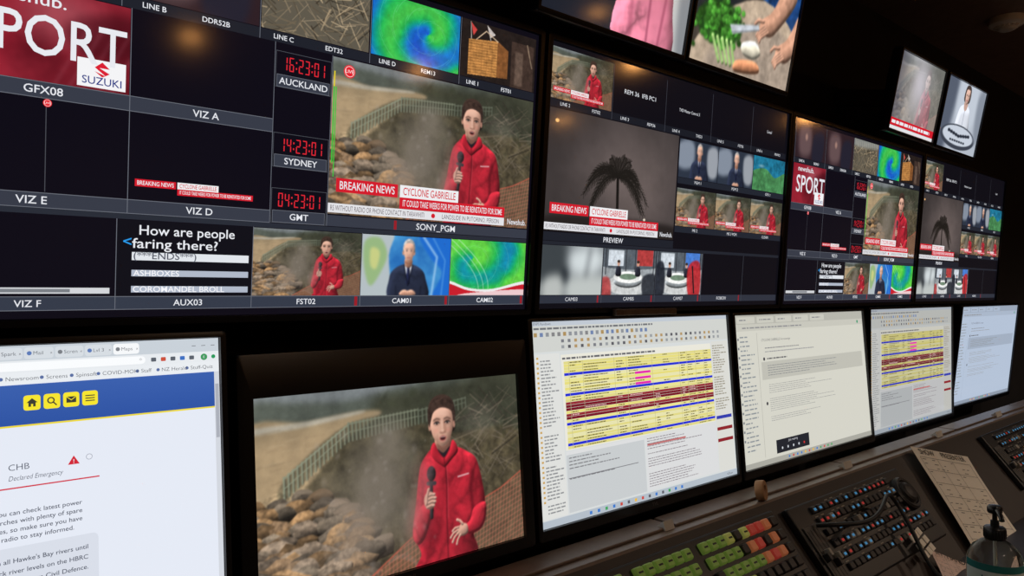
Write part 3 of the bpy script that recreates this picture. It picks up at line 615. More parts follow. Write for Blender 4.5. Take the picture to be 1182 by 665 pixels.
def content_multi_b(S):
    C=[.94,1.11,1.28,1.45,1.62,1.785]
    S.rect(.937,-.03,1.79,.461,(15,14,21),0)
    for i in range(5):
        S.rect(C[i],.344,C[i+1],.358,(26,28,36),1); S.rect(C[i],.344,C[i]+.0008,.452,(74,76,86),3)
        S.text(C[i]+.04,.351,'LINE %d'%(i+2),.006,W_); S.text(C[i]+.125,.351,('FST02','REM36','TXD3','FST03','MVW2')[i],.006,W_)
    S.pic(.942,.359,1.108,.452,REP_S); lower_third(S,.942,.359,.166,.093,False)
    S.text(1.195,.405,'REM 36  IFB PC1',.0085,W_,.10); S.text(1.365,.398,'TXD Master Control 3',.0062,W_,.075); S.text(1.70,.402,'Line1',.007,W_)
    S.pic(.942,.116,1.333,.342,PALM); lower_third(S,.942,.116,.391,.226); S.rect(.94,.098,1.335,.114,(30,33,42),1); S.text(1.137,.106,'PREVIEW',.0095,W_,bold=True)
    X=[1.337,1.487,1.637,1.787]
    for j,(v,ps) in enumerate(((.255,(SUITB,SUITB,AER)),(.148,(REP_XS,REP_XS,REP_XS)))):
        for i in range(3):
            S.pic(X[i]+.001,v,X[i+1]-.001,v+.083,ps[i]); S.rect(X[i],v-.014,X[i+1],v-.001,(34,38,48),1); S.text((X[i]+X[i+1])/2,v-.0075,(('PGM 1','PGM 2','GFX 1'),('ME 2','ME 3 PGM','CLEAN'))[j][i],.0062,W_)
            if j==1: lower_third(S,X[i]+.001,v,.148,.083,False)
    S.rect(.94,.0905,1.785,.097,(34,37,46),1)
    for i in range(5): S.rect(C[i],-.02,C[i+1],-.005,(46,50,62),1); S.rect(C[i],-.02,C[i]+.0008,.0905,(80,84,94),3)
    for i,t in enumerate(('CAM03','CAM05','CAM07','ROBO01','')): 
        if t: S.text((C[i]+C[i+1])/2,-.0125,t,.007,W_); S.rect(C[i+1]-.012,-.0195,C[i+1]-.008,-.0055,(150,30,40),2)
    for i,p in enumerate((BLUR,ST1,ST2)): S.pic(C[i]+.0015,-.004,C[i+1]-.0015,.0895,p)

def rundown(S,x0,x1,v0,v1,tint=1.0):
    """newsroom rundown application"""
    w=x1-x0;h=v1-v0; X=lambda a:x0+a*w; V=lambda a:v1-a*h; k=lambda c:tuple(q*tint for q in c)
    S.rect(x0,v0,x1,v1,k((210,214,214)),0); S.rect(x0,V(.022),x1,V(0),k((188,196,206)),1); S.text(X(.01),V(.011),'ENPS Rundown',h*.012,(60,60,70),al='L')
    S.rect(x0,V(.15),x1,V(.022),k((204,206,202)),1); S.words(X(.01),V(.045),X(.7),V(.025),1,(110,112,116),1,.5,2,5)
    r=random.Random(4)
    for i in range(22): S.rect(X(.01+i*.024),V(.075),X(.01+i*.024+.013),V(.055),r.choice([(140,144,150),(170,140,90),(110,130,170),(130,130,132)]),2)
    for j in range(2):
        for i in range(30): S.rect(X(.12+i*.028),V(.108+j*.03),X(.12+i*.028+.012),V(.092+j*.03),r.choice([(150,154,158),(120,122,128),(176,146,100),(90,90,96)]),2)
    S.rect(X(.005),V(.96),X(.11),V(.16),k((218,219,216)),1); S.words(X(.03),V(.94),X(.105),V(.17),46,(140,142,144),.95,.4,2,8)
    for i in range(30): S.rect(X(.015),V(.185+i*.024),X(.023),V(.175+i*.024),(200,160,90),2)
    y=.205; x=(.125,.885); n=30; p=(.645-.205)/n
    BL=(4,11,21,28); DR=(15,16,19); MR=(14,18)
    S.rect(X(.115),V(.65),X(.885),V(.17),k((228,226,214)),1); S.words(X(.12),V(.2),X(.88),V(.18),1,(100,100,104),1,.5,2,3)
    for i in range(n):
        if i in BL: c=(36,46,206)
        elif i in DR: c=(118,22,38)
        elif i in MR: c=(146,44,52)
        else: c=r.choice([(226,216,122),(228,222,140),(220,212,132),(226,222,170)])
        ww=.92*p
        S.rect(X(x[0]),V(y+(i+.5)*p)-ww*h/2,X(x[1]),V(y+(i+.5)*p)+ww*h/2,k(c),2)
        if i not in BL:
            tc=(104,96,66) if i not in DR+MR else (214,176,176)
            for c0,c1 in ((.15,.2),(.21,.34),(.36,.40),(.42,.52),(.55,.58),(.6,.64),(.7,.73),(.74,.78),(.79,.83),(.84,.87)):
                if r.random()<(.75 if i not in DR+MR else .35): S.words(X(c0),V(y+(i+.85)*p),X(c1),V(y+(i+.15)*p),1,tc,1,.5,4,i*17+int(c0*100))
        if i in (6,8,10): S.rect(X(.45),V(y+(i+.95)*p),X(.53),V(y+(i+.05)*p),(224,40,170),5)
    for c0 in (.145,.205,.35,.41,.54,.69,.735,.785,.835): S.rect(X(c0),V(.645),X(c0+.0015),V(.205),(170,166,130),3)
    S.rect(X(.89),V(.96),X(.995),V(.16),k((214,214,208)),1); S.words(X(.895),V(.6),X(.99),V(.18),28,(150,144,128),.9,.45,2,12)
    for i,cc in ((0,(50,60,170)),(2,(140,36,44)),(4,(140,36,44))): S.rect(X(.893),V(.64+i*.035),X(.99),V(.62+i*.035),cc,3)
    S.rect(X(.115),V(.955),X(.475),V(.655),k((196,200,202)),2); S.rect(X(.48),V(.955),X(.885),V(.655),k((214,215,216)),2); S.rect(X(.115),V(.672),X(.475),V(.655),k((216,217,218)),3)
    S.words(X(.125),V(.80),X(.35),V(.68),7,(120,120,124),.6,.3,3,31); S.words(X(.49),V(.94),X(.8),V(.665),20,(136,128,134),.85,.32,3,32)
    S.rect(X(.49),V(.71),X(.7),V(.70),(190,110,110),3); S.rect(X(.12),V(.79),X(.44),V(.786),(120,120,124),3)
    S.rect(x0,v0,x1,V(.965),k((176,186,196)),3)
    for i in range(14): S.rect(X(.2+i*.035),V(.99),X(.2+i*.035+.011),V(.974),r.choice([(200,70,60),(60,120,200),(230,180,60),(60,160,90),(90,90,100)]),4)
    S.text(X(.97),V(.983),'4:23 pm',h*.012,(60,60,70),al='R')
def mailpage(S,x0,x1,v0,v1,c,seed=1,dark=True):
    w=x1-x0;h=v1-v0; X=lambda a:x0+a*w; V=lambda a:v1-a*h
    S.rect(x0,v0,x1,v1,c,0); S.rect(x0,V(.06),x1,V(0),tuple(q*.86 for q in c),1); S.rect(x0,V(.105),x1,V(.06),tuple(q*.94 for q in c),1)
    for i in range(5): S.rrect(X(.02+i*.13),V(.055),X(.135+i*.13),V(.012),h*.008,tuple(q*.95 for q in c),2); S.words(X(.035+i*.13),V(.045),X(.12+i*.13),V(.02),1,(130,130,134),1,.3,3,seed+i)
    S.words(X(.05),V(.1),X(.6),V(.07),1,(140,140,142),1,.3,3,seed+9); S.disc(X(.95),V(.082),h*.013,(60,150,110),3)
    S.rect(X(.14),V(.95),X(.143),V(.12),tuple(q*.85 for q in c),2)
    S.words(X(.03),V(.9),X(.12),V(.13),26,(140,146,150),.9,.3,3,seed+20)
    for i in range(12): S.rect(X(.015),V(.165+i*.06),X(.024),V(.15+i*.06),(120,124,130),3)
    S.text(X(.17),V(.172),'CYCLONE GABRIELLE live coverage',h*.016,(80,80,86),al='L'); S.words(X(.19),V(.235),X(.5),V(.22),1,(120,120,124),1,.4,3,seed+4); S.words(X(.19),V(.26),X(.6),V(.245),1,(140,140,144),1,.4,3,seed+5)
    S.rect(X(.16),V(.44),X(.97),V(.32),tuple(q*.9 for q in c),1); S.words(X(.2),V(.42),X(.8),V(.34),5,(130,132,134),.95,.3,3,seed+5)
    S.disc(X(.18),V(.3),h*.012,(60,60,66),3); S.disc(X(.18),V(.6),h*.012,(60,60,66),3); S.words(X(.2),V(.31),X(.4),V(.29),1,(90,90,94),1,.45,3,seed+8)
    S.words(X(.2),V(.74),X(.75),V(.47),20,(140,140,140),.6,.25,3,seed+6)
    if dark:
        S.rect(X(.22),V(.945),X(.46),V(.855),(34,36,44),4); S.text(X(.34),V(.872),'Join meeting',h*.016,(220,220,226))
        for i in range(5): S.disc(X(.26+i*.04),V(.915),h*.009,(200,204,212) if i<4 else (210,50,50),5)
    S.rect(x0,v0,x1,V(.965),tuple(q*.8 for q in c),3)
    for i in range(12): S.rect(X(.3+i*.03),V(.99),X(.31+i*.03),V(.975),random.Random(i+seed).choice([(200,70,60),(60,120,200),(230,180,60),(60,160,90)]),4)

def browser(S):
    S.rect(-.29,-.43,.352,-.06,(224,229,240),0)
    S.rect(-.29,-.077,.352,-.06,(196,204,212),1); S.rect(-.29,-.0905,.352,-.077,(226,230,234),1); S.rect(-.29,-.103,.352,-.0905,(228,232,236),1)
    for i,t in enumerate(['News','Map','Docs','Inbox','Wire','Radio','Trans','Mobi','Spark','Mail','Scren','Lvl 3','Maps']):
        x=-.14+i*.0305; S.rrect(x,-.0755,x+.029,-.0625,.003,(210,216,222) if i!=12 else (240,242,244),2); S.disc(x+.005,-.069,.0024,(90,120,180) if i%2 else (120,124,130),3); S.text(x+.009,-.069,t,.0040,(80,84,92),al='L'); S.text(x+.0255,-.069,'x',.003,(90,90,96),al='L')
    for i in range(3): S.rect(.318+i*.012,-.0695,.323+i*.012,-.0688,(90,90,96),3)
    S.rrect(-.1,-.0885,.262,-.079,.0045,(244,246,248),2); S.text(.258,-.084,'*',.005,(90,90,100),al='R')
    for i in range(5): S.rrect(.2685+i*.0115,-.0865,.2745+i*.0115,-.0815,.001,((90,96,106),(200,80,60),(90,96,106),(60,110,190),(90,96,106))[i],3)
    S.disc(.333,-.084,.0042,(60,150,90),4); S.disc(.345,-.084,.0026,(40,150,90),4); S.text(.333,-.084,'E',.003,W_,lay=6)
    for x,t in ((.117,'Newsroom'),(.156,'Screens'),(.186,'Spinsoft'),(.214,'COVID-MOH'),(.257,'Staff'),(.281,'NZ Herald'),(.316,'Stuff-Quiz'),(.06,'Weather'),(.01,'Radio')):
        S.text(x,-.097,t,.0044,(70,74,84),al='L'); S.disc(x-.0045,-.097,.0020,(90,110,160),3)
    S.rect(-.29,-.149,.352,-.104,(46,82,160),1,(58,94,170)); S.rect(-.29,-.151,.352,-.149,(232,214,60),1)
    for i,x in enumerate((.1335,.153,.1725,.192)):
        S.rrect(x,-.1335,x+.0165,-.1165,.003,(240,224,48),3); cx=x+.00825; cy=-.125; dkc=(60,60,50)
        if i==0: S.poly([(cx-.0055,cy),(cx+.0055,cy),(cx,cy+.005)],dkc,5); S.rect(cx-.0035,cy-.0045,cx+.0035,cy,dkc,5); S.rect(cx-.001,cy-.0045,cx+.001,cy-.0015,(240,224,48),6)
        if i==1: S.disc(cx-.001,cy+.001,.0038,dkc,5); S.disc(cx-.001,cy+.001,.0024,(240,224,48),6); S.quad([(cx+.001,cy-.002),(cx+.002,cy-.001),(cx+.0052,cy-.0045),(cx+.0043,cy-.0055)],dkc,5)
        if i==2: S.rect(cx-.005,cy-.0035,cx+.005,cy+.0035,dkc,5); S.quad([(cx-.005,cy+.003),(cx,cy-.001),(cx,cy),(cx-.0045,cy+.0036)],(240,224,48),6); S.quad([(cx,cy-.001),(cx+.005,cy+.003),(cx+.0045,cy+.0036),(cx,cy)],(240,224,48),6)
        if i==3:
            for q in (-.003,0,.003): S.rect(cx-.005,cy+q-.0006,cx+.005,cy+q+.0006,dkc,5)
    T=(70,76,92)
    S.text(.119,-.195,'CHB',.0065,T,al='L'); S.text(.119,-.207,'Declared Emergency',.0052,T,.052,al='L',sl=.2)
    S.poly([(.1765,-.2),(.1885,-.2),(.1825,-.190)],(206,40,56),3); S.text(.1825,-.1965,'!',.0045,W_,bold=True,lay=5)
    S.disc(.1985,-.1935,.0034,(150,156,170),3); S.disc(.1985,-.1935,.0028,(226,230,240),4)
    S.rect(-.05,-.2185,.209,-.217,(206,50,70),2)
    L1=('Plan for power outages - you can check latest power','status here. Ensure you have torches with plenty of spare','batteries for internet outages, so make sure you have','a battery-powered radio to stay informed.')
    for i,t in enumerate(L1): S.text(.1905 if i<3 else .182,-.2445-i*.0092,t,.0048,T,al='R',bold=True)
    S.rrect(-.05,-.36,.207,-.282,.006,(212,217,228),2)
    for i,t in enumerate(('Please stay away from all Hawke\'s Bay rivers until','further notice. You can check river levels on the HBRC','website and follow local advice from Civil Defence.')): S.text(.196,-.2965-i*.0115,t,.0048,T,al='R',bold=True) 
    S.rect(.3455,-.428,.352,-.104,(206,210,218),2); S.rect(.3465,-.19,.351,-.12,(168,172,182),3)
    S.rect(-.29,-.43,.352,-.4185,(206,214,224),4)

# ------------------------------------------------------------------ monitor construction
WALLY=1.16
def monitor(kind,X0,X1,v0,v1,Yb,Yt,bez,fill,depth=.045,mat_b=None,top=None,logo=None):
    """screen rectangle x X0..X1, heights v0..v1 about the eye line, front face at Yb (bottom) .. Yt (top)"""
    dz=v1-v0; L=math.hypot(dz,Yt-Yb); th=math.atan2(dz,Yt-Yb)     # local +y runs up the glass
    e=empty(kind,(X0,Yb,EYE+v0),rx=th)
    w=X1-X0; bl,br,bb,bt=bez; mb=MB(); f=.006
    R=lambda i,z,r:rrect(-bl+i,-bb+i,w+br-i,L+bt-i,z,r)
    mb.loops([R(.03,-depth,.01),R(.006,-depth+.012,.01),R(0,-depth+.02,.006),R(0,f-.003,.006),R(.0015,f-.0005,.005),R(.003,f,.004),rrect(0-.001,-.001,w+.001,L+.001,f,.001),rrect(-.0005,-.0005,w+.0005,L+.0005,-.0006,.0008)],0)
    obj('bezel_housing',mb.mesh('bezel_housing'),mat_b or M_bezel,e,smooth=True)
    mid=Yb+(Yt-Yb)*.5; back=mid+depth
    b=MB(); b.box(w/2-.06,L/2-.05,-depth-.012,w/2+.06,L/2+.05,-depth+.002,.002)
    if WALLY-back>.02: b.box(w/2-.025,L/2-.025,-(WALLY-mid)+.0,w/2+.025,L/2+.025,-depth-.01,.002)
    obj('wall_bracket',b.mesh('wall_bracket'),M_metal,e)
    if logo:
        v,fc=glyphs(logo,True); m=MB(); k=.008/CAP; wd=v[:,0].max()*k
        m.add([(w/2-wd/2+p[0]*k,-bb*.62+p[1]*k*.8,f+.0003) for p in v],fc); obj('maker_mark',m.mesh('maker_mark'),M_metal,e)
    S=Screen(X0,v0,L/dz); fill(S); S.build('display_image',e)
    return e
def shift(fn,d):
    def g(S): S.dx=d; fn(S); S.dx=0
    return g
kM=.0787
mz=lambda v:1-kM*v
for i,(fn,x0) in enumerate(((content_multi_a,.045),(content_multi_b,.937),(content_multi_a,1.815),(content_multi_b,2.7))):
    base=.045 if fn is content_multi_a else .937; w=.86 if fn is content_multi_a else .853
    monitor('multiview_monitor',x0,x0+w,-.03,.461,mz(-.03),mz(.461),(.013,.013,.011,.012),shift(fn,x0-base))
def yu(v): return .93-.2*(v-.5)
def picfill(X0,X1,v0,v1,arr,lt=False):
    def g(S):
        S.pic(X0,v0,X1,v1,arr,1)
        if lt: S.rect(X0,v0+.012,X1,v0+.034,RED,3); S.words(X0+.02,v0+.014,X1-.03,v0+.032,1,W_,1,.5,5,3,False); S.rect(X0,v0+.002,X1,v0+.011,(222,222,226),3)
    return g
for (X0,X1,arr,v1,lt) in ((.875,1.283,pinkjacket(220,138),.745,False),(1.303,1.708,kitchen(260,160),.745,False),(2.31,2.655,interview(150,90),.722,True),(2.69,3.06,plate(150,90),.722,False)):
    monitor('wall_television',X0,X1,.498,v1,yu(.498),yu(v1),(.008,.008,.012,.010),picfill(X0,X1,.498,v1,arr,lt),depth=.04)
yl=lambda v:1.0032+.08*v
monitor('computer_monitor',-.29,.352,-.43,-.06,yl(-.43),yl(-.06),(.012,.010,.02,.010),browser)
monitor('computer_monitor',.396,.873,-.428,-.145,yl(-.428),yl(-.145),(.024,.024,.022,.062),picfill(.396,.873,-.428,-.145,REP),mat_b=M_bezel,logo='TVL')
monitor('computer_monitor',.916,1.552,-.428,-.054,yl(-.428),yl(-.054),(.012,.012,.022,.008),lambda S:rundown(S,.916,1.552,-.428,-.054),logo='TVL')
monitor('computer_monitor',1.583,2.285,-.428,-.056,yl(-.428),yl(-.056),(.011,.011,.022,.008),lambda S:mailpage(S,1.583,2.285,-.428,-.056,(208,207,196)),logo='TVL')
monitor('computer_monitor',2.345,3.045,-.446,-.053,1.0,1.0,(.012,.012,.016,.008),lambda S:rundown(S,2.345,3.045,-.446,-.053,.86),logo='TVL')
monitor('computer_monitor',3.16,3.86,-.44,-.055,1.04,1.0,(.012,.012,.018,.008),lambda S:mailpage(S,3.16,3.86,-.44,-.055,(176,190,210),5,False),logo='TVL')

# ------------------------------------------------------------------ room
def slab(name,x0,y0,z0,x1,y1,z1,m):
    b=MB(); b.add([(x0,y0,z0),(x1,y0,z0),(x1,y1,z0),(x0,y1,z0),(x0,y0,z1),(x1,y0,z1),(x1,y1,z1),(x0,y1,z1)],[(3,2,1,0),(4,5,6,7),(0,1,5,4),(1,2,6,5),(2,3,7,6),(3,0,4,7)]); return obj(name,b.mesh(name),m)
RX0,RX1,RY0,CE=-2.5,6.5,-4.4,2.38
slab('floor',RX0,RY0,-.1,RX1,WALLY,0,M_floor); slab('ceiling',RX0-.1,RY0-.1,CE,RX1+.1,WALLY+.1,CE+.1,M_ceil)
slab('wall_back',RX0-.1,WALLY,-.1,RX1+.1,WALLY+.1,CE,M_wall); slab('wall_front',RX0-.1,RY0-.1,-.1,RX1+.1,RY0,CE,M_sidewall)
slab('wall_left',RX0-.1,RY0,-.1,RX0,WALLY,CE,M_sidewall); slab('wall_right',RX1,RY0,-.1,RX1+.1,WALLY,CE,M_sidewall)
slab('baseboard_front',RX0,RY0,0,RX1,RY0+.015,.1,M_trim); slab('baseboard_left',RX0,RY0+.015,0,RX0+.015,WALLY,.1,M_trim); slab('baseboard_right',RX1-.015,RY0+.015,0,RX1,WALLY,.1,M_trim)

# ------------------------------------------------------------------ control desk (profile extruded along the wall)
RY,RZ=.88,.882; SA=math.radians(50); SL=.30
prof=[(.60,0),(.60,.60),(.31,.60),(.285,.612),(.278,.63),(.285,.648),(.31,.655),(RY-math.cos(SA)*SL,.655),(RY-.004,RZ-.005),(RY,RZ-.0005),(RY+.004,RZ),(.958,RZ),(.962,RZ-.004),(.962,0)]
d=MB(); xs=(-2.0,5.2); n=len(prof); d.v=[(x,p[0],p[1]) for x in xs for p in prof]
for i in range(n):
    j=(i+1)%n; d.f.append((i,j,n+j,n+i)); d.m.append(1 if i in (2,3,4,5,8,9,10) else 0)
d.f.append(tuple(range(n))[::-1]); d.f.append(tuple(range(n,2*n))); d.m+= [0,0]
desk=empty('control_desk'); obj('desk_body',d.mesh('desk_body'),[M_desk,M_desklip],desk)
t=MB()
for i in range(9): t.box(-1.9+i*.78,.900,RZ,-1.13+i*.78,.955,RZ+.006,.002)
obj('rear_trim',t.mesh('rear_trim'),M_desklip,desk)
def slope(name,X,s,rz=0,lift=0.0):
    e=empty(name,(X,RY-math.cos(SA)*s-math.sin(SA)*lift,RZ-math.sin(SA)*s+math.cos(SA)*lift)); e.rotation_euler=(Matrix.Rotation(SA,3,'X')@Matrix.Rotation(rz,3,'Z')).to_euler(); return e
M_g=mat('key_green',(118,146,62),.4,emit=.2,noise=.1); M_y=mat('key_yellow',(164,168,84),.4,emit=.22,noise=.1); M_r=mat('key_red',(180,62,52),.4,emit=.26,noise=.1); M_o=mat('key_orange',(186,108,68),.4,emit=.24,noise=.1); M_k=mat('key_black',(40,38,40),.45,noise=.15); M_b=mat('led_blue',(60,140,190),.4,emit=.5,noise=.1); M_rd=mat('led_red',(180,46,46),.4,emit=.45,noise=.1); M_w=mat('key_white',(150,148,140),.4,noise=.1)
KM=[M_panel,M_g,M_y,M_r,M_o,M_k,M_b,M_rd,M_w,M_panelg]
e=slope('vision_switcher_panel',.60,.25); b=MB(); b.box(0,0,0,.90,.225,.016,.004,0)
r=random.Random(3)
for row in range(6):
    for c in range(31):
        x=.02+c*.028; y=.19-row*.030
        if c>=25:
            mi=r.choice([3,4,3,4,5]) if 26<=c<30 and row in (0,1,2) else 5
        elif c in (6,13,20): continue
        else: mi={0:1,1:1,2:5,3:2,4:1,5:5}[row]
        if row in(2,5) and r.random()<.25: mi=1
        if row in (0,1,4) and r.random()<.12: mi=2
        b.key(x,y,.016,x+.022,y+.022,.026,mi)
        if mi in (1,2): b.box(x+.005,y+.009,.0259,x+.017,y+.0125,.0263,.0001,5)
obj('keys_and_housing',b.mesh('k'),KM,e)
def intercom(name,X,w,s=.235,seed=1,fader=True):
    e=slope(name,X,s); b=MB(); b.box(0,0,0,w,.20,.018,.004,0); r=random.Random(seed)
    for row in range(6):
        y=.168-row*.027
        for c in range(int((w-.1)/.026)):
            x=.085+c*.026
            if x>w-.12 and row<4: continue
            b.key(x,y,.018,x+.020,y+.017,.026,5 if r.random()<.93 else 8)
            if row in (0,1,3,4) or r.random()<.2:
                q=r.choices([6,7,0],[4.5,2.5,3.5])[0]
                if q: b.box(x+.005,y+.005,.0258,x+.015,y+.011,.0265,.0003,q)
            if r.random()<.35: b.box(x+.003,y+.019,.018,x+.017,y+.0215,.0188,.0003,8)
    if fader:
        b.box(.012,.02,.018,.072,.15,.022,.002,9)
        for k in range(4):
            b.box(.018+k*.0135,.03,.022,.021+k*.0135,.14,.0226,.0004,5); yy=.05+r.uniform(0,.06); b.key(.014+k*.0135,yy,.0226,.025+k*.0135,yy+.018,.036,8 if k%2 else 5)
    b.lathe([(.045,.018),(.045,.028),(.041,.032),(.036,.032),(.034,.026),(.028,.026),(.026,.036),(.020,.040),(.010,.0415),(.001,.042)],w-.062,.13,36,5)
    for k in range(3): b.lathe([(.041-k*.0055,.0325),(.0405-k*.0055,.0335),(.039-k*.0055,.0325)],w-.062,.13,36,9,cap0=False,cap1=False)
    obj('panel_body',b.mesh('p'),KM,e); return e
ic=intercom('intercom_panel',1.545,.60,seed=4); intercom('intercom_panel',2.84,.62,seed=9)
intercom('intercom_panel',3.7,.62,seed=12)
tube('headset_cable',[(1.60,.80,.83),(1.62,.75,.84),(1.70,.72,.83),(1.80,.735,.85),(1.90,.77,.86),(1.95,.77,.83),(1.93,.72,.77),(1.90,.66,.665),(1.86,.56,.662),(1.7,.5,.662)],.005,M_rubber)

def sheet(name,X,s,w,h,rz,lift,m=M_paper,title='SHOW     PRESENTER',seed=1,lines=True):
    e=slope(name,X,s,rz,lift); nx,ny=10,14
    Z0=lambda u,q:.0015+.003*math.sin(q*3.1)*math.cos(u*2.4)+.010*max(0,u-.7)**1.3+.012*max(0,(1-q)-.8)
    b=MB(); vs=[];fs=[]
    for j in range(ny+1):
        for i in range(nx+1):
            u=i/nx; q=j/ny; vs.append((u*w,-q*h,Z0(u,q)))
    for j in range(ny):
        for i in range(nx): a=j*(nx+1)+i; fs.append((a,a+nx+1,a+nx+2,a+1))
    k=len(vs); vs+= [(x,y,z-.0006) for x,y,z in vs]; fs+=[tuple(k+i for i in f[::-1]) for f in fs[:nx*ny]]
    b.add(vs,fs,0); obj('sheet',b.mesh('s'),m,e,smooth=True)
    if lines:
        r=random.Random(seed); t=MB()
        Z=lambda u,q:Z0(u,q)+.0007
        def bar(u0,q0,u1,q1):
            t.add([(u0*w,-q1*h,Z(u0,q1)),(u1*w,-q1*h,Z(u1,q1)),(u1*w,-q0*h,Z(u1,q0)),(u0*w,-q0*h,Z(u0,q0))],[(0,1,2,3)])
        v,f=glyphs(title,True); kk=w*.8/v[:,0].max(); t.add([(w*.1+p[0]*kk,-h*.07+p[1]*kk,Z(.1+.8*p[0]/v[:,0].max(),.05)+.0004) for p in v],f)
        for q in np.arange(.12,.95,.045):
            for u in np.arange(.08,.9,.082):
                if r.random()<.36: bar(u,q,min(u+r.uniform(.03,.07),.94),q+.006)
        for q in np.arange(.1,.97,.135): bar(.06,q,.94,q+.003)
        for u in (.06,.35,.62,.937):
            for q in np.arange(.1,.95,.0675): bar(u,q,u+.004,q+.0675)
        obj('printed_lines',t.mesh('t'),M_ink,e)
    return e
sheet('paper_sheet',2.30,-.005,.31,.31,math.radians(-16),.020)
sheet('paper_sheet',1.99,.245,.14,.10,math.radians(-30),.024,M_pinkpaper,'RT. HAND',3)
e=slope('sticky_label_pad',1.93,.215,.15,.03); b=MB()
for j in range(3):
    for i in range(3): b.box(i*.026,-j*.022,0,i*.026+.021,-j*.022+.017,.003+.001*((i+j)%2),.0005)
obj('labels',b.mesh('l'),M_paper,e)
e=empty('adhesive_tape_roll',(1.52,.888,RZ+.0225)); e.rotation_euler=(math.radians(80),0,math.radians(18)); b=MB(); n=32
L=[[((R*math.cos(2*math.pi*i/n)),(R*math.sin(2*math.pi*i/n)),z) for i in range(n)] for R,z in ((.012,-.009),(.022,-.009),(.0225,-.008),(.0225,.008),(.022,.009),(.012,.009),(.012,-.009))]
b.loops(L,0,False,False); obj('tape',b.mesh('tape'),M_tan,e,smooth=True)
for x,w in ((1.95,.045),(1.18,.03),(3.2,.06),(2.6,.05)):
    e=empty('name_tag',(x,.895,RZ+.0005)); b=MB(); b.add([(0,0,0),(w,0,0),(w,.028,.0),(0,.028,.0),(0,.006,.018),(w,.006,.018)],[(0,1,2,3),(0,4,5,1),(4,3,2,5),(0,3,4),(1,5,2)]); obj('tag',b.mesh('tag'),M_white,e)
e=empty('label_strip',(1.14,.985,EYE-.0455)); b=MB(); b.box(0,0,-.001,.20,.012,.012,.001); b.box(.02,-.0006,.002,.18,.0,.009,.0002); obj('strip',b.mesh('st'),mat('wood_strip',(112,92,76),.6,noise=.2),e)

# ------------------------------------------------------------------ hand sanitiser bottle
M_clear=mat('clear_plastic',(240,248,246),.06,trans=1.0); M_clear.node_tree.nodes['Principled BSDF'].inputs['IOR'].default_value=1.25
M_label=mat('label_print',(216,228,224),.5,noise=.05); M_teal=mat('label_teal',(40,120,120),.5,noise=.05); M_pump=mat('pump_black',(20,20,22),.3,noise=.1)
bt=empty('hand_sanitizer_bottle',(1.715,.485,.655)); b=MB()
b.lathe([(.040,0),(.047,.003),(.050,.010),(.050,.150),(.048,.165),(.040,.182),(.026,.194),(.017,.199),(.016,.212)],n=40)
obj('bottle_body',b.mesh('bb'),M_clear,bt,smooth=True)
b=MB(); b.lathe([(.0185,.200),(.0195,.202),(.0195,.221),(.018,.223),(.008,.224),(.0075,.236),(.0045,.238),(.0045,.250),(.012,.251),(.0135,.254),(.0135,.262),(.011,.266),(.001,.267)],n=32)
for k in range(24):
    a=k*math.pi/12; b.box(.0192*math.cos(a)-.0008,.0192*math.sin(a)-.0008,.203,.0192*math.cos(a)+.0008,.0192*math.sin(a)+.0008,.219,.0003)
obj('pump_head',b.mesh('ph'),M_pump,bt,smooth=True)
tube('pump_nozzle',[(0,0,.259),(-.02,-.012,.2595),(-.034,-.02,.258),(-.041,-.024,.248)],.0048,M_pump,bt)
tube('dip_tube',[(0,0,.20),(.003,0,.12),(.012,0,.01)],.003,M_white,bt)
def arc(name,r,z0,z1,a0,a1,m,n=24):
    b=MB(); vs=[];fs=[]
    for i in range(n+1):
        a=a0+(a1-a0)*i/n; vs+=[(r*math.cos(a),r*math.sin(a),z0),(r*math.cos(a),r*math.sin(a),z1)]
    for i in range(n): fs.append((2*i,2*i+2,2*i+3,2*i+1))
    b.add(vs,fs); return obj(name,b.mesh(name),m,bt,smooth=True)
fa=math.atan2(-.478,-1.745)
arc('label',.0505,.035,.160,fa-1.25,fa+1.25,M_label); arc('label_band',.0508,.146,.160,fa-1.25,fa+1.25,M_teal); arc('label_band_lower',.0508,.035,.062,fa-1.25,fa+1.25,M_teal)
def wraptext(t,z,h,m,wd):
    v,f=glyphs(t,True); k=wd/(v[:,0].max()-v[:,0].min()); kk=h/CAP; b=MB(); x0=(v[:,0].max()+v[:,0].min())/2
    b.add([(.0511*math.cos(fa+(p[0]-x0)*k/.05),.0511*math.sin(fa+(p[0]-x0)*k/.05),z+p[1]*kk) for p in v],f); obj('label_text',b.mesh('lt'),m,bt)
wraptext('Hand',.124,.013,M_teal,.045); wraptext('Sanitiser',.104,.011,M_teal,.062); wraptext('kills 99.9% of germs',.091,.005,M_ink,.06)

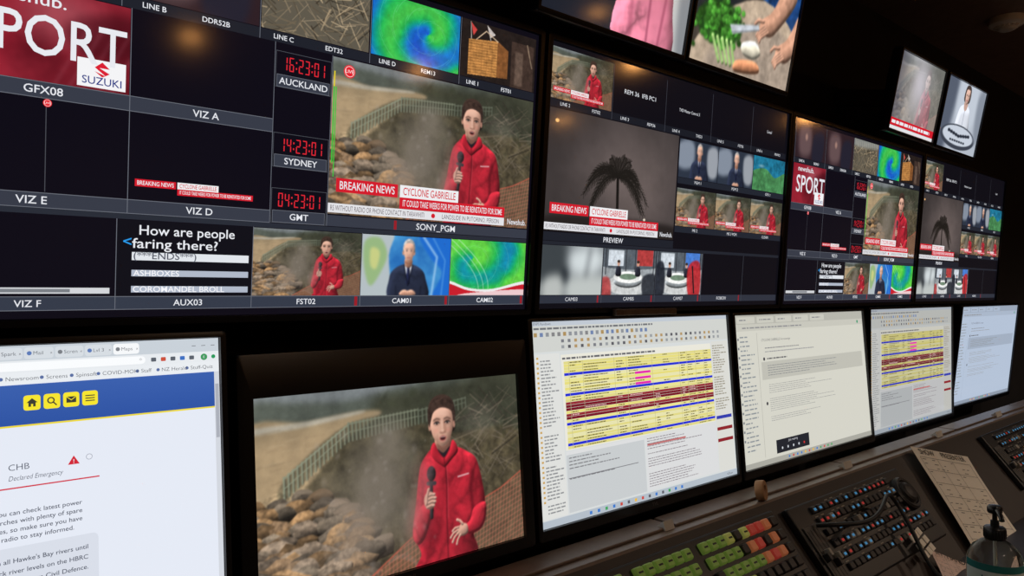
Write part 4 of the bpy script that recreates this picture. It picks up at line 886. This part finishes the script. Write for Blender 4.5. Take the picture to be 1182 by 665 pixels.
# ------------------------------------------------------------------ ceiling fittings and light
e=empty('smoke_detector',(3.22,.865,CE)); b=MB(); b.lathe([(.001,-.046),(.022,-.046),(.030,-.042),(.034,-.036),(.034,-.030),(.052,-.028),(.060,-.022),(.062,-.010),(.062,0)],n=40)
for k in range(16):
    a=k*math.pi/8; b.box(.036*math.cos(a)-.004,.036*math.sin(a)-.004,-.036,.036*math.cos(a)+.004,.036*math.sin(a)+.004,-.027,.0005)
obj('detector_body',b.mesh('sd'),mat('detector_plastic',(250,238,224),.5,noise=.05),e,smooth=True)
M_lamp=mat('lamp_glow',(255,190,120),.5,emit=70,ecol=(255,176,96))
def downlight(x,y,power):
    e=empty('ceiling_downlight',(x,y,CE)); b=MB(); b.lathe([(.045,-.001),(.048,-.006),(.060,-.006),(.063,0)],n=32,cap0=False,cap1=False); obj('trim_ring',b.mesh('r'),M_white,e,smooth=True)
    b=MB(); b.lathe([(.001,-.030),(.015,-.028),(.030,-.020),(.040,-.008),(.043,-.002)],n=32,cap0=False,cap1=False); obj('lamp_lens',b.mesh('l'),M_lamp,e)
    l=bpy.data.lights.new('lamp','SPOT'); l.energy=power; l.color=(1,.82,.66); l.spot_size=math.radians(150); l.spot_blend=.8; l.shadow_soft_size=.05
    lo=bpy.data.objects.new('lamp',l); scene.collection.objects.link(lo); lo.parent=e; lo.location=(0,0,-.045)
for x,y,p in ((1.58,-3.2,50),(2.9,-2.5,50),(5.1,-3.3,60),(-.6,-2.6,34),(1.2,-.9,18),(3.3,-.9,34),(5.3,-.9,70)): downlight(x,y,p)  # downlights nearest the desk are added, unseen, to brighten the console
w=bpy.data.worlds.new('world'); scene.world=w; w.use_nodes=True; w.node_tree.nodes['Background'].inputs[0].default_value=(.02,.02,.025,1)

# ------------------------------------------------------------------ camera
cd=bpy.data.cameras.new('camera'); cam=bpy.data.objects.new('camera',cd); scene.collection.objects.link(cam)
cd.sensor_width=36; cd.lens=36*853/1182; cd.clip_start=.02; cam.location=(0,0,EYE)
cam.rotation_euler=(math.radians(90.37),0,-math.atan2(.657,.753)); scene.camera=cam
